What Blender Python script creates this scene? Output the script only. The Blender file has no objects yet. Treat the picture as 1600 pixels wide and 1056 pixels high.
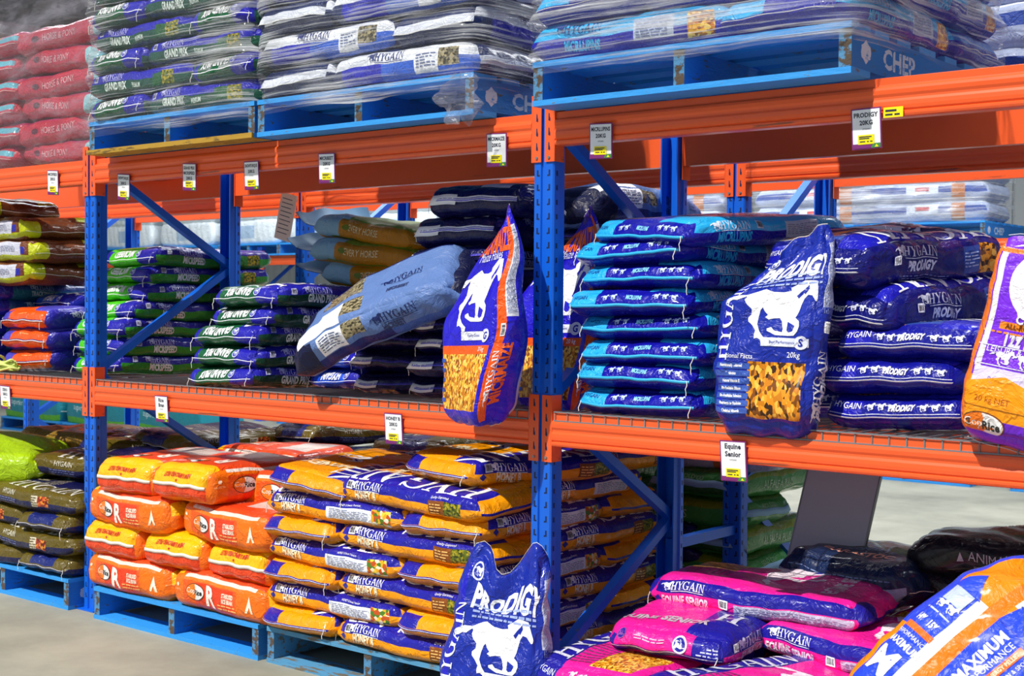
DEBUG = False
import bpy, bmesh, math, random
import numpy as np
from mathutils import Matrix, Vector
from mathutils.geometry import tessellate_polygon

R = math.radians
scene = bpy.context.scene
COL = scene.collection

# ------------------------------------------------------------------ camera
cam_data = bpy.data.cameras.new('camera')
cam = bpy.data.objects.new('camera', cam_data); COL.objects.link(cam)
_yaw, _pit, _rol = 0.6809, 0.0238, 0.0093
_F = Vector((-math.sin(_yaw)*math.cos(_pit), math.cos(_yaw)*math.cos(_pit), -math.sin(_pit)))
_R0 = Vector((math.cos(_yaw), math.sin(_yaw), 0)); _U0 = _R0.cross(_F)
_RR = _R0*math.cos(_rol) + _U0*math.sin(_rol)
_UU = -_R0*math.sin(_rol) + _U0*math.cos(_rol)
m = Matrix((( _RR.x, _UU.x, -_F.x, 2.9501), (_RR.y, _UU.y, -_F.y, -3.8093), (_RR.z, _UU.z, -_F.z, 1.484), (0, 0, 0, 1)))
cam.matrix_world = m
cam_data.sensor_fit = 'HORIZONTAL'; cam_data.sensor_width = 36.0
cam_data.lens = 36.0*2134.66/1600.0
cam_data.clip_start = 0.05; cam_data.clip_end = 200
cam_data.dof.use_dof = True
cam_data.dof.focus_distance = 5.0
cam_data.dof.aperture_fstop = 7.0
scene.camera = cam

# ------------------------------------------------------------------ world, sun, exposure
world = bpy.data.worlds.new('sky'); scene.world = world; world.use_nodes = True
wn = world.node_tree; wn.nodes.clear()
wo = wn.nodes.new('ShaderNodeOutputWorld'); wb = wn.nodes.new('ShaderNodeBackground')
wt = wn.nodes.new('ShaderNodeTexCoord'); wx = wn.nodes.new('ShaderNodeSeparateXYZ')
wr = wn.nodes.new('ShaderNodeValToRGB')
wn.links.new(wt.outputs['Generated'], wx.inputs[0]); wn.links.new(wx.outputs['Z'], wr.inputs[0])
wr.color_ramp.elements[0].position = 0.0; wr.color_ramp.elements[0].color = (0.20, 0.20, 0.19, 1)
wr.color_ramp.elements[1].position = 0.06; wr.color_ramp.elements[1].color = (0.80, 0.90, 1.0, 1)
e = wr.color_ramp.elements.new(0.6); e.color = (0.42, 0.60, 0.95, 1)
wn.links.new(wr.outputs[0], wb.inputs[0]); wb.inputs[1].default_value = 0.50
wn.links.new(wb.outputs[0], wo.inputs[0])

def lamp(name, kind, loc, direction, energy, color, **kw):
    d = bpy.data.lights.new(name, kind); d.energy = energy; d.color = color
    for k, v in kw.items(): setattr(d, k, v)
    o = bpy.data.objects.new(name, d); COL.objects.link(o)
    o.location = loc; o.rotation_euler = Vector(direction).to_track_quat('-Z', 'Y').to_euler()
    return o
lamp('sun', 'SUN', (0, -6, 9), (0.12, 1.0, -1.32), 4.3, (1.0, 0.95, 0.86), angle=R(0.7))
for sx in (-9, -4, 1):        # added fill lamps under the roof, to brighten the far aisle
    lamp('far_aisle_fill', 'AREA', (sx, 4.6, 6.2), (0, 0, -1), 420, (0.92, 0.96, 1.0), shape='RECTANGLE', size=1.2, size_y=5.0)
scene.view_settings.view_transform = 'Standard'
scene.view_settings.look = 'None'
scene.view_settings.gamma = 1.0
scene.view_settings.use_curve_mapping = False
scene.view_settings.exposure = 0.16

# ------------------------------------------------------------------ colour and materials
def lin(h):
    if not isinstance(h, str): return tuple(h)[:3]
    h = h.lstrip('#'); c = [int(h[i:i+2], 16)/255 for i in (0, 2, 4)]
    return tuple(x/12.92 if x <= .04045 else ((x+.055)/1.055)**2.4 for x in c)

def nmat(name):
    mt = bpy.data.materials.new(name); mt.use_nodes = True
    nt = mt.node_tree; b = nt.nodes['Principled BSDF']
    return mt, nt, b
def N(nt, t, **kw):
    n = nt.nodes.new(t)
    for k, v in kw.items():
        if k in n.inputs: n.inputs[k].default_value = v
        else: setattr(n, k, v)
    return n
def bump(nt, b, src, strength, dist):
    bp = N(nt, 'ShaderNodeBump'); bp.inputs['Strength'].default_value = strength; bp.inputs['Distance'].default_value = dist
    nt.links.new(src, bp.inputs['Height']); nt.links.new(bp.outputs[0], b.inputs['Normal']); return bp

def film_mat(name, rough=0.24, crinkle=0.5, coat=0.25):
    """woven plastic sack: the printed colour comes from the mesh, the crinkles from layered noise"""
    mt, nt, b = nmat(name)
    at = N(nt, 'ShaderNodeAttribute', attribute_name='print'); nt.links.new(at.outputs['Color'], b.inputs['Base Color'])
    tc = N(nt, 'ShaderNodeTexCoord'); oi = N(nt, 'ShaderNodeObjectInfo')
    add = N(nt, 'ShaderNodeVectorMath', operation='ADD')
    mul = N(nt, 'ShaderNodeVectorMath', operation='SCALE'); mul.inputs[3].default_value = 7.0
    cmb = N(nt, 'ShaderNodeCombineXYZ')
    for i in range(3): nt.links.new(oi.outputs['Random'], cmb.inputs[i])
    nt.links.new(cmb.outputs[0], mul.inputs[0]); nt.links.new(tc.outputs['Object'], add.inputs[0]); nt.links.new(mul.outputs[0], add.inputs[1])
    n1 = N(nt, 'ShaderNodeTexNoise', Scale=12.0, Detail=3.5, Distortion=1.5, Roughness=0.6)
    vo = N(nt, 'ShaderNodeTexVoronoi', feature='DISTANCE_TO_EDGE', Scale=13.0)
    n2 = N(nt, 'ShaderNodeTexNoise', Scale=46.0, Detail=2.0, Distortion=0.6)
    nt.links.new(add.outputs[0], n1.inputs['Vector']); nt.links.new(add.outputs[0], n2.inputs['Vector'])
    wv = N(nt, 'ShaderNodeVectorMath', operation='MULTIPLY_ADD'); wv.inputs[1].default_value = (.12, .12, .12)
    nt.links.new(n1.outputs['Color'], wv.inputs[0]); nt.links.new(add.outputs[0], wv.inputs[2]); nt.links.new(wv.outputs[0], vo.inputs['Vector'])
    mr = N(nt, 'ShaderNodeMapRange'); mr.inputs[1].default_value = 0; mr.inputs[2].default_value = .16; mr.inputs[3].default_value = 0.35; mr.inputs[4].default_value = 0
    nt.links.new(vo.outputs['Distance'], mr.inputs[0])
    s1 = N(nt, 'ShaderNodeMath', operation='MULTIPLY_ADD'); s1.inputs[1].default_value = 0.16
    nt.links.new(n2.outputs['Fac'], s1.inputs[0]); nt.links.new(mr.outputs[0], s1.inputs[2])
    s2 = N(nt, 'ShaderNodeMath', operation='ADD'); nt.links.new(n1.outputs['Fac'], s2.inputs[0]); nt.links.new(s1.outputs[0], s2.inputs[1])
    bump(nt, b, s2.outputs[0], crinkle, 0.02)
    b.inputs['Roughness'].default_value = rough
    b.inputs['Coat Weight'].default_value = coat; b.inputs['Coat Roughness'].default_value = 0.07; b.inputs['Specular IOR Level'].default_value = 0.25
    return mt
M = {}
M['film'] = film_mat('glossy_printed_sack', 0.36, 0.46, 0.38)
M['soft'] = film_mat('satin_printed_sack', 0.42, 0.35, 0.05)

def speckle(name, cols, scale, rough=0.3):
    """printed photograph of feed: flakes or pellets as voronoi cells"""
    mt, nt, b = nmat(name)
    tc = N(nt, 'ShaderNodeTexCoord'); vo = N(nt, 'ShaderNodeTexVoronoi', Scale=scale); vo.inputs['Randomness'].default_value = 1
    mp = N(nt, 'ShaderNodeMapping'); mp.inputs['Scale'].default_value = (1, 1.7, 1.3); mp.inputs['Rotation'].default_value = (.3, .5, .8)
    nt.links.new(tc.outputs['Object'], mp.inputs[0]); nt.links.new(mp.outputs[0], vo.inputs['Vector'])
    sp = N(nt, 'ShaderNodeSeparateXYZ'); nt.links.new(vo.outputs['Color'], sp.inputs[0])
    rp = N(nt, 'ShaderNodeValToRGB'); rp.color_ramp.interpolation = 'CONSTANT'
    els = rp.color_ramp.elements
    while len(els) < len(cols): els.new(0.5)
    for i, c in enumerate(cols): els[i].position = i/len(cols); els[i].color = (*lin(c), 1)
    nt.links.new(sp.outputs[0], rp.inputs[0]); nt.links.new(rp.outputs[0], b.inputs['Base Color'])
    b.inputs['Roughness'].default_value = rough
    return mt
M['flakes'] = speckle('gold_flake_photo', ['#D98A12', '#F2B838', '#8A4A08', '#F7CF60', '#C87410'], 95)
M['muesli'] = speckle('muesli_photo', ['#5E6A10', '#8C8A18', '#2E3A08', '#B09A20', '#4A5210'], 110)
M['pellets'] = speckle('gold_pellet_photo', ['#C87A0A', '#F0A020', '#3A1E04', '#E89018', '#F6BC48', '#7A4406'], 62)
M['seeds'] = speckle('grey_seed_photo', ['#8A8060', '#5C543C', '#A89C78', '#3A3424'], 100)
M['redmix'] = speckle('red_mix_photo', ['#8A2410', '#C04818', '#5A1408', '#D88828'], 90)
M['bouquet'] = speckle('flower_photo', ['#E8A818', '#F2E6C8', '#4A7A20', '#C05018', '#F6D040'], 60)

def paint(name, c, rough=.4, chips=0.0, chipcol='#7A5A4A', bumps=0.0, metal=0.0, scale=6.0, stretch=(1, 1, 1)):
    mt, nt, b = nmat(name)
    b.inputs['Roughness'].default_value = rough; b.inputs['Metallic'].default_value = metal
    b.inputs['Base Color'].default_value = (*lin(c), 1)
    if chips:
        tc = N(nt, 'ShaderNodeTexCoord'); mp = N(nt, 'ShaderNodeMapping'); mp.inputs['Scale'].default_value = stretch
        ns = N(nt, 'ShaderNodeTexNoise', Scale=scale, Detail=8.0, Roughness=0.65)
        nt.links.new(tc.outputs['Object'], mp.inputs[0]); nt.links.new(mp.outputs[0], ns.inputs['Vector'])
        mr = N(nt, 'ShaderNodeMapRange'); mr.inputs[1].default_value = 1-chips; mr.inputs[2].default_value = 1-chips+.05
        nt.links.new(ns.outputs['Fac'], mr.inputs[0])
        mx = N(nt, 'ShaderNodeMix', data_type='RGBA'); mx.inputs[6].default_value = (*lin(c), 1); mx.inputs[7].default_value = (*lin(chipcol), 1)
        nt.links.new(mr.outputs[0], mx.inputs[0]); nt.links.new(mx.outputs[2], b.inputs['Base Color'])
        if bumps: bump(nt, b, ns.outputs['Fac'], bumps, 0.01)
    return mt
M['orange'] = paint('orange_beam_paint', '#F2602C', .30, .36, '#9A4A30', .05, scale=3.5, stretch=(.5, 4, 9))
M['blue'] = paint('blue_upright_paint', '#0A62D6', .38, .34, '#5A6C86', .05, scale=7, stretch=(3, 3, 1))
M['slot'] = paint('slot_shadow_blue', '#061C4C', .6)
M['steel'] = paint('galvanised_steel', '#8C9094', .45, metal=.6)
M['wire'] = paint('wire_deck_steel', '#74787C', .5)
M['pallet'] = paint('blue_pallet_wood', '#1B78C8', .7, .40, '#5B5A52', .5, scale=9, stretch=(2, 2, 6))
M['palletend'] = paint('worn_pallet_end_grain', '#4E88B4', .85, .52, '#54463A', .8, scale=28)
M['palletlight'] = paint('blue_pallet_board', '#2C96E4', .6, .37, '#6A6456', .4, scale=9, stretch=(2, 2, 6))
M['palletold'] = paint('weathered_pallet_board', '#4F93BE', .8, .47, '#6E6658', .5, scale=8, stretch=(1, 4, 6))
M['timber'] = paint('bare_timber', '#B08A2A', .8, .45, '#6E5526', .4, scale=9, stretch=(1, 6, 6))
M['white'] = paint('white_card', '#ECEEF2', .5)
M['yellow'] = paint('yellow_price_sticker', '#F4E400', .5)
M['purple'] = paint('purple_tag_edge', '#7A2472', .5)
M['tagteen'] = paint('green_tag_corner', '#3C8A42', .5)
M['ink'] = paint('dark_ink', '#20243A', .5)
M['thread'] = paint('white_thread', '#E6E4DC', .8)
M['tape'] = paint('paper_seam_tape', '#EADCD0', .6)
M['bluetape'] = paint('pale_blue_seam_tape', '#86B4D4', .6)
M['whitetape'] = paint('white_seam_tape', '#F0F0F4', .55)
M['cyantape'] = paint('cyan_seam_tape', '#2FB2EA', .5)
M['rope'] = paint('pale_green_cord', '#CFE07A', .7)
M['board'] = paint('grey_laminate_board', '#B0B8C4', .45)
M['dark'] = paint('dark_gap', '#10131C', .8)
M['chep'] = paint('faded_white_stencil', '#C4D4E4', .7, .46, '#2C86D0', 0, scale=30)

mt, nt, b = nmat('concrete_floor')
tc = N(nt, 'ShaderNodeTexCoord'); n1 = N(nt, 'ShaderNodeTexNoise', Scale=1.1, Detail=8.0, Roughness=0.62); n2 = N(nt, 'ShaderNodeTexNoise', Scale=60.0, Detail=3.0)
nt.links.new(tc.outputs['Object'], n1.inputs['Vector']); nt.links.new(tc.outputs['Object'], n2.inputs['Vector'])
rp = N(nt, 'ShaderNodeValToRGB'); rp.color_ramp.elements[0].position = .3; rp.color_ramp.elements[0].color = (*lin('#7E7E72'), 1)
rp.color_ramp.elements[1].position = .72; rp.color_ramp.elements[1].color = (*lin('#B2B09E'), 1)
nt.links.new(n1.outputs['Fac'], rp.inputs[0]); nt.links.new(rp.outputs[0], b.inputs['Base Color'])
b.inputs['Roughness'].default_value = .75; bump(nt, b, n2.outputs['Fac'], .15, .004); M['concrete'] = mt
M['shedwall'] = paint('pale_shed_cladding', '#B8BCBC', .7)
M['shedroof'] = paint('dark_roof_lining', '#5A5E62', .8)

def wrap_mat(name, base, lo, hi, sc=(2.0, 2.0, 34.0), tilt=0.08):
    """stretch film: mostly clear and partly milky, its highlights painted in as white streaks"""
    mt, nt, b = nmat(name); out = nt.nodes['Material Output']
    tc = N(nt, 'ShaderNodeTexCoord'); mp = N(nt, 'ShaderNodeMapping'); mp.inputs['Scale'].default_value = sc; mp.inputs['Rotation'].default_value = (tilt, -tilt, 0)
    ns = N(nt, 'ShaderNodeTexNoise', Scale=1.0, Detail=7.0, Roughness=0.68, Distortion=0.35)
    nb = N(nt, 'ShaderNodeTexNoise', Scale=2.2, Detail=2.0)
    nt.links.new(tc.outputs['Object'], mp.inputs[0]); nt.links.new(mp.outputs[0], ns.inputs['Vector']); nt.links.new(tc.outputs['Object'], nb.inputs['Vector'])
    ad = N(nt, 'ShaderNodeMath', operation='MULTIPLY_ADD'); ad.inputs[1].default_value = .45
    nt.links.new(nb.outputs['Fac'], ad.inputs[0]); nt.links.new(ns.outputs['Fac'], ad.inputs[2])
    mr = N(nt, 'ShaderNodeMapRange'); mr.inputs[1].default_value = .70; mr.inputs[2].default_value = .93; mr.inputs[3].default_value = lo; mr.inputs[4].default_value = hi  # streaks of white opacity stand for glints along the film
    nt.links.new(ad.outputs[0], mr.inputs[0])
    tr = N(nt, 'ShaderNodeBsdfTransparent'); mx = N(nt, 'ShaderNodeMixShader')
    b.inputs['Base Color'].default_value = (*lin(base), 1); b.inputs['Roughness'].default_value = .2; b.inputs['Coat Weight'].default_value = .6; b.inputs['Coat Roughness'].default_value = .08
    bump(nt, b, ns.outputs['Fac'], .9, .03)
    nt.links.new(mr.outputs[0], mx.inputs[0]); nt.links.new(tr.outputs[0], mx.inputs[1]); nt.links.new(b.outputs[0], mx.inputs[2])
    nt.links.new(mx.outputs[0], out.inputs['Surface'])
    return mt
M['wrap'] = wrap_mat('stretch_film', '#F6F9FF', .06, .90, (1.2, 1.2, 85.0), .05)
M['wrapdull'] = wrap_mat('milky_stretch_film', '#A8A4AE', .16, .48, (3, 3, 9), .3)

# ------------------------------------------------------------------ object helpers
def setp(o, label=None, cat=None, group=None, kind=None):
    if label: o['label'] = label
    if cat: o['category'] = cat
    if group: o['group'] = group
    if kind: o['kind'] = kind
    return o
def obj(name, me, parent=None, loc=None, rot=None):
    o = bpy.data.objects.new(name, me); COL.objects.link(o)
    if parent is not None: o.parent = parent
    if loc is not None: o.location = loc
    if rot is not None: o.rotation_euler = rot
    return o
def empty(name, loc=(0, 0, 0), rz=0, label=None, cat=None, group=None):
    o = bpy.data.objects.new(name, None); COL.objects.link(o); o.location = loc; o.rotation_euler = (0, 0, rz)
    o.empty_display_size = .05
    return setp(o, label, cat, group)

class MB:
    """collects boxes, prisms and tubes into one mesh"""
    def __init__(s): s.v = []; s.f = []; s.mi = []; s.mats = []; s.sm = []
    def mat(s, m):
        if m not in s.mats: s.mats.append(m)
        return s.mats.index(m)
    def add(s, vs, fs, m, smooth=False):
        o = len(s.v); s.v += [tuple(v) for v in vs]; k = s.mat(m)
        for f in fs: s.f.append([i+o for i in f]); s.mi.append(k); s.sm.append(smooth)
    def box(s, x0, x1, y0, y1, z0, z1, m, M4=None):
        vs = [(x, y, z) for x in (x0, x1) for y in (y0, y1) for z in (z0, z1)]
        if M4 is not None: vs = [M4 @ Vector(v) for v in vs]
        s.add(vs, [(0, 1, 3, 2), (4, 6, 7, 5), (0, 4, 5, 1), (2, 3, 7, 6), (0, 2, 6, 4), (1, 5, 7, 3)], m)
    def bar(s, p, q, w, h, m, up=(0, 0, 1)):
        p = Vector(p); q = Vector(q); d = (q-p); L = d.length; d.normalize()
        u = Vector(up); sd = d.cross(u).normalized(); u = sd.cross(d)
        vs = [c + sd*a*w/2 + u*b*h/2 for c in (p, q) for a in (-1, 1) for b in (-1, 1)]
        s.add(vs, [(0, 1, 3, 2), (4, 6, 7, 5), (0, 4, 5, 1), (2, 3, 7, 6), (0, 2, 6, 4), (1, 5, 7, 3)], m)
    def prism(s, prof, x0, x1, m, axis='x', smooth=False, cap=True):
        n = len(prof)
        def P(t, a, c): return (t, a, c) if axis == 'x' else ((a, t, c) if axis == 'y' else (a, c, t))
        vs = [P(x0, *p) for p in prof] + [P(x1, *p) for p in prof]
        fs = [(i, (i+1) % n, (i+1) % n+n, i+n) for i in range(n)]
        s.add(vs, fs, m, smooth)
        if cap: s.add(vs, [tuple(range(n))[::-1], tuple(range(n, 2*n))], m)
    def tube(s, pts, r, m, n=6, cap=True):
        pts = [Vector(p) for p in pts]; rings = []
        for i, p in enumerate(pts):
            d = (pts[min(i+1, len(pts)-1)]-pts[max(i-1, 0)]).normalized()
            a = d.cross(Vector((0, 0, 1)) if abs(d.z) < .9 else Vector((1, 0, 0))).normalized(); b_ = d.cross(a)
            rr = r[i] if isinstance(r, (list, tuple)) else r
            rings.append([p + a*math.cos(2*math.pi*k/n)*rr + b_*math.sin(2*math.pi*k/n)*rr for k in range(n)])
        vs = [v for ring in rings for v in ring]
        fs = [(i*n+k, i*n+(k+1) % n, (i+1)*n+(k+1) % n, (i+1)*n+k) for i in range(len(pts)-1) for k in range(n)]
        s.add(vs, fs, m, True)
        if cap: s.add(rings[0], [tuple(range(n))], m); s.add(rings[-1], [tuple(range(n))[::-1]], m)
    def mesh(s, name):
        me = bpy.data.meshes.new(name); me.from_pydata(s.v, [], s.f)
        for m_ in s.mats: me.materials.append(M[m_])
        me.polygons.foreach_set('material_index', s.mi); me.polygons.foreach_set('use_smooth', s.sm)
        bm = bmesh.new(); bm.from_mesh(me); bmesh.ops.recalc_face_normals(bm, faces=bm.faces[:]); bm.to_mesh(me); bm.free()
        me.update(); return me
    def build(s, name, parent=None, loc=None, rot=None): return obj(name, s.mesh(name), parent, loc, rot)

# ------------------------------------------------------------------ flat artwork (text, emblem, panels) in metres
def tri(polys):
    V, F = [], []
    for p in polys:
        o = len(V); V += [(x, y) for x, y in p]
        for t in tessellate_polygon([[Vector((x, y, 0)) for x, y in p]]): F.append([i+o for i in t])
    return V, F
def sliced(V, F, step):
    bm = bmesh.new(); vs = [bm.verts.new((x, y, 0)) for x, y in V]
    for f in F:
        try: bm.faces.new([vs[i] for i in f])
        except ValueError: pass
    for ax in (0, 1):
        lo = min(v.co[ax] for v in bm.verts); hi = max(v.co[ax] for v in bm.verts)
        st = step if ax == 1 else step*1.4
        n = int((hi-lo)/st)
        for i in range(1, n+1):
            co = [0, 0, 0]; co[ax] = lo+(hi-lo)*i/(n+1); no = [0, 0, 0]; no[ax] = 1
            bmesh.ops.bisect_plane(bm, geom=bm.verts[:]+bm.edges[:]+bm.faces[:], plane_co=co, plane_no=no)
    bm.verts.index_update()
    out = (np.array([(v.co.x, v.co.y) for v in bm.verts]), [[v.index for v in f.verts] for f in bm.faces])
    bm.free(); return out
_art = {}
STY = {'sans': (.92, .0, 0), 'bold': (.92, .035, 0), 'cond': (.62, .045, 0), 'ital': (.72, .05, .25), 'thin': (.7, 0, 0)}
def raw_text(s, style):
    k = ('raw', s, style)
    if k in _art: return _art[k]
    xs, off, sh = STY[style]
    cu = bpy.data.curves.new('glyphs', 'FONT'); cu.body = s; cu.resolution_u = 2; cu.offset = off; cu.size = 1; cu.shear = sh; cu.space_character = 1.0+off
    o = bpy.data.objects.new('glyphs', cu); me = o.to_mesh()
    V = np.array([v.co[:2] for v in me.vertices]); F = [list(p.vertices) for p in me.polygons]
    o.to_mesh_clear(); bpy.data.objects.remove(o); bpy.data.curves.remove(cu)
    V[:, 0] *= xs
    V -= (V.min(0)+V.max(0))/2
    V /= .729
    _art[k] = (V, F); return _art[k]
def serif(word):
    out = []; x = 0
    def r(a, b, c, d): out.append([(x+a, c), (x+b, c), (x+b, d), (x+a, d)])
    def p(*q): out.append([(x+a, c) for a, c in q])
    for ch in word:
        if ch == 'H': r(.12, .28, .04, .96); r(.62, .78, .04, .96); r(.28, .62, .46, .54); r(.02, .38, 0, .06); r(.02, .38, .94, 1); r(.52, .88, 0, .06); r(.52, .88, .94, 1); w = .9
        elif ch == 'Y': p((.06, 1), (.26, 1), (.5, .52), (.5, .4), (.4, .4)); p((.72, 1), (.8, 1), (.52, .46), (.48, .42), (.44, .5)); r(.36, .52, .04, .48); r(.26, .62, 0, .06); r(0, .34, .94, 1); r(.6, .9, .94, 1); w = .86
        elif ch == 'G':
            n = 22; A0, A1 = R(38), R(345)
            o = [(.46+.46*math.cos(A0+(A1-A0)*i/n), .5+.52*math.sin(A0+(A1-A0)*i/n)) for i in range(n+1)]
            q = [(.49+.30*math.cos(A0+(A1-A0)*i/n), .5+.45*math.sin(A0+(A1-A0)*i/n)) for i in range(n+1)]
            for i in range(n): out.append([(x+a, c) for a, c in (o[i], o[i+1], q[i+1], q[i])])
            r(.68, .84, .04, .42); r(.56, .94, .40, .46); r(.78, .84, .66, 1.0); w = .98
        elif ch == 'A': p((.08, .03), (.15, .03), (.47, .82), (.44, 1)); p((.44, 1), (.5, 1), (.86, .03), (.68, .03), (.4, .86)); r(.24, .62, .28, .35); r(0, .26, 0, .06); r(.6, .96, 0, .06); w = .94
        elif ch == 'I': r(.12, .28, .04, .96); r(.02, .38, 0, .06); r(.02, .38, .94, 1); w = .42
        elif ch == 'N': r(.14, .21, .04, .96); r(.7, .77, .04, .96); p((.1, 1), (.28, 1), (.77, 0), (.7, 0)); r(.02, .33, 0, .06); r(.58, .9, .94, 1); r(.02, .24, .94, 1); w = .92
        else: w = .4
        x += w
    V, F = tri(out); V = np.array(V); V[:, 0] -= x/2; V[:, 1] -= .5
    return V, F
HORSE = [(135,425),(190,420),(250,345),(300,330),(420,325),(480,295),(560,262),(620,245),(680,270),(740,292),(860,300),(940,285),(925,245),(1000,200),(1060,160),(1130,165),(1200,175),(1215,215),(1250,290),(1295,370),(1285,405),(1260,412),(1225,380),(1190,345),(1140,335),(1110,380),(1090,450),(1070,540),(1045,600),(1100,640),(1110,690),(1095,750),(1060,795),(1000,800),(850,795),(800,775),(745,750),(740,725),(790,708),(825,745),(920,762),(925,730),(895,640),(870,605),(800,610),(750,625),(705,600),(735,575),(690,530),(665,490),(640,520),(625,600),(620,680),(660,760),(700,810),(760,850),(745,890),(690,890),(680,850),(640,830),(605,840),(600,790),(610,750),(560,690),(500,650),(490,610),(530,570),(530,510),(480,465),(440,410),(445,370),(425,350),(390,375),(345,412),(290,410),(240,445),(190,455)]
H_HOLE = [(965, 645), (1060, 690), (1040, 750), (1000, 765), (972, 745), (968, 700)]
H_MARK = [(1015, 350), (1060, 290), (1105, 240), (1122, 215), (1138, 262), (1105, 330), (1088, 318), (1045, 385)]
def hp(pts): return [((x-715)/760, (530-y)/760) for x, y in pts]
def art(kind, *a):
    """list of (verts, faces, ink) with ink 0 = given colour, 1 = background, or a colour"""
    k = (kind,)+a
    if k in _art: return _art[k]
    step = .016
    if kind == 'text':
        s, style, h = a; V, F = raw_text(s, style); L = [(V*h, F, 0)]
    elif kind == 'logo':
        h, = a; V, F = serif('HYGAIN'); L = [(V*h, F, 0)]
        hv, hf = tri([hp(HORSE)]); hv = np.array(hv)*h*1.25; hv[:, 0] -= h*3.15; L.append((hv, hf, 0))
        bv, bf = tri([[(-2.4, -.72), (2.4, -.72), (2.4, -.64), (-2.4, -.64)]]); L.append((np.array(bv)*h, bf, 0))
    elif kind == 'serif':
        s, h = a; V, F = serif(s); L = [(V*h, F, 0)]
    elif kind == 'horse':
        h, = a; V, F = tri([hp(HORSE)]); L = [(np.array(V)*h, F, 0)]
        if h > .1:
            V, F = tri([hp(H_HOLE), hp(H_MARK)]); L.append((np.array(V)*h, F, 1))
    elif kind == 'rect':
        w, h = a[:2]; V, F = tri([[(-w/2, -h/2), (w/2, -h/2), (w/2, h/2), (-w/2, h/2)]]); L = [(np.array(V), F, 0)]
    elif kind == 'poly':
        V, F = tri([list(a[0])]); L = [(np.array(V), F, 0)]
    elif kind == 'disc':
        rx, ry = a; V, F = tri([[(rx*math.cos(t*math.pi/14), ry*math.sin(t*math.pi/14)) for t in range(28)]]); L = [(np.array(V), F, 0)]
    elif kind == 'seal':
        r, = a
        L = art('disc', r, r)[:1]; V, F = tri([[(r*.78*math.cos(t*math.pi/10), r*.78*math.sin(t*math.pi/10)) for t in range(20)]]); L = list(L)+[(np.array(V), F, 1)]
        hv, hf = tri([hp(HORSE)]); L.append((np.array(hv)*r*1.2, hf, 0))
    elif kind == 'lines':
        w, h, n = a; P = []; rr = random.Random(int(w*1000)+n)
        for i in range(n):
            y = h/2-(i+.5)*h/n; x = -w/2; end = w/2 if rr.random() > .2 else w*rr.uniform(-.1, .4)
            while x < end-.012:
                l = min(rr.uniform(.010, .034), end-x); P.append([(x, y-h/n*.22), (x+l, y-h/n*.22), (x+l, y+h/n*.18), (x, y+h/n*.18)]); x += l+.005
        V, F = tri(P); L = [(np.array(V), F, 0)]; step = .05
    elif kind == 'barcode':
        w, h = a; L = list(art('rect', w, h)); rr = random.Random(5); P = []; x = -w*.4
        while x < w*.4:
            t = rr.choice((.02, .03, .05))*w; P.append([(x, -h*.32), (x+t, -h*.32), (x+t, h*.36), (x, h*.36)]); x += t+rr.choice((.03, .045))*w
        V, F = tri(P); L.append((np.array(V), F, lin('#30323A')))
    elif kind == 'rice':   # oval rice brand mark
        h, = a; L = []
        V, F = tri([[(h*1.12*math.cos(t*math.pi/14), h*.66*math.sin(t*math.pi/14)) for t in range(28)]]); L.append((np.array(V), F, lin('#5A3A28')))
        V, F = tri([[(h*1.06*math.cos(t*math.pi/14), h*.6*math.sin(t*math.pi/14)) for t in range(28)]]); L.append((np.array(V), F, lin('#F07818')))
        half = [(h*1.04*math.cos(R(t)), h*.59*math.sin(R(t))) for t in range(-95, 96, 10)] + [(h*.02, h*.3), (h*-.1, h*.0), (h*.02, -h*.3)]
        V, F = tri([half]); L.append((np.array(V), F, lin('#F2F2F0')))
        V, F = raw_text('Cop', 'sans'); V = V*h*.42; L.append((V+np.array([-h*.52, 0]), F, lin('#FBEFE0')))
        V, F = raw_text('Rice', 'bold'); V = V*h*.42; L.append((V+np.array([h*.42, 0]), F, lin('#2A2A2A')))
    else: raise ValueError(kind)
    out = []
    for V, F, ink in L:
        if kind in ('barcode', 'rice', 'seal') and len(F) > 0 and isinstance(V, np.ndarray) and False: pass
        sv, sf = sliced(V.tolist(), F, step); out.append((sv, sf, ink))
    _art[k] = out; return out

# ------------------------------------------------------------------ feed sacks
def nodes_axis(h, r, step, extra):
    t = [1.0]
    for f in (.93, .8, .62, .4, .15): t.append(1-(1-f)*r/h) if r > .006 else None
    n = max(1, int(2*(h-r)/step)); L = [(-1+2*i/n)*(h-r)/h for i in range(n+1)]
    L += [x for x in t if x]+[-x for x in t if x]+list(extra)
    L = sorted(L); out = [L[0]]
    for x in L[1:]:
        if x-out[-1] > .004: out.append(x)
        elif x in extra: out[-1] = x
    return out
AX = {'T': (0, 1, 2, 1, 1, 1), 'B': (0, 1, 2, -1, -1, 1), 'S': (0, 2, 1, -1, 1, 1), 'N': (0, 2, 1, 1, -1, 1), 'E': (1, 2, 0, 1, 1, 1), 'W': (1, 2, 0, -1, -1, 1)}
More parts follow.
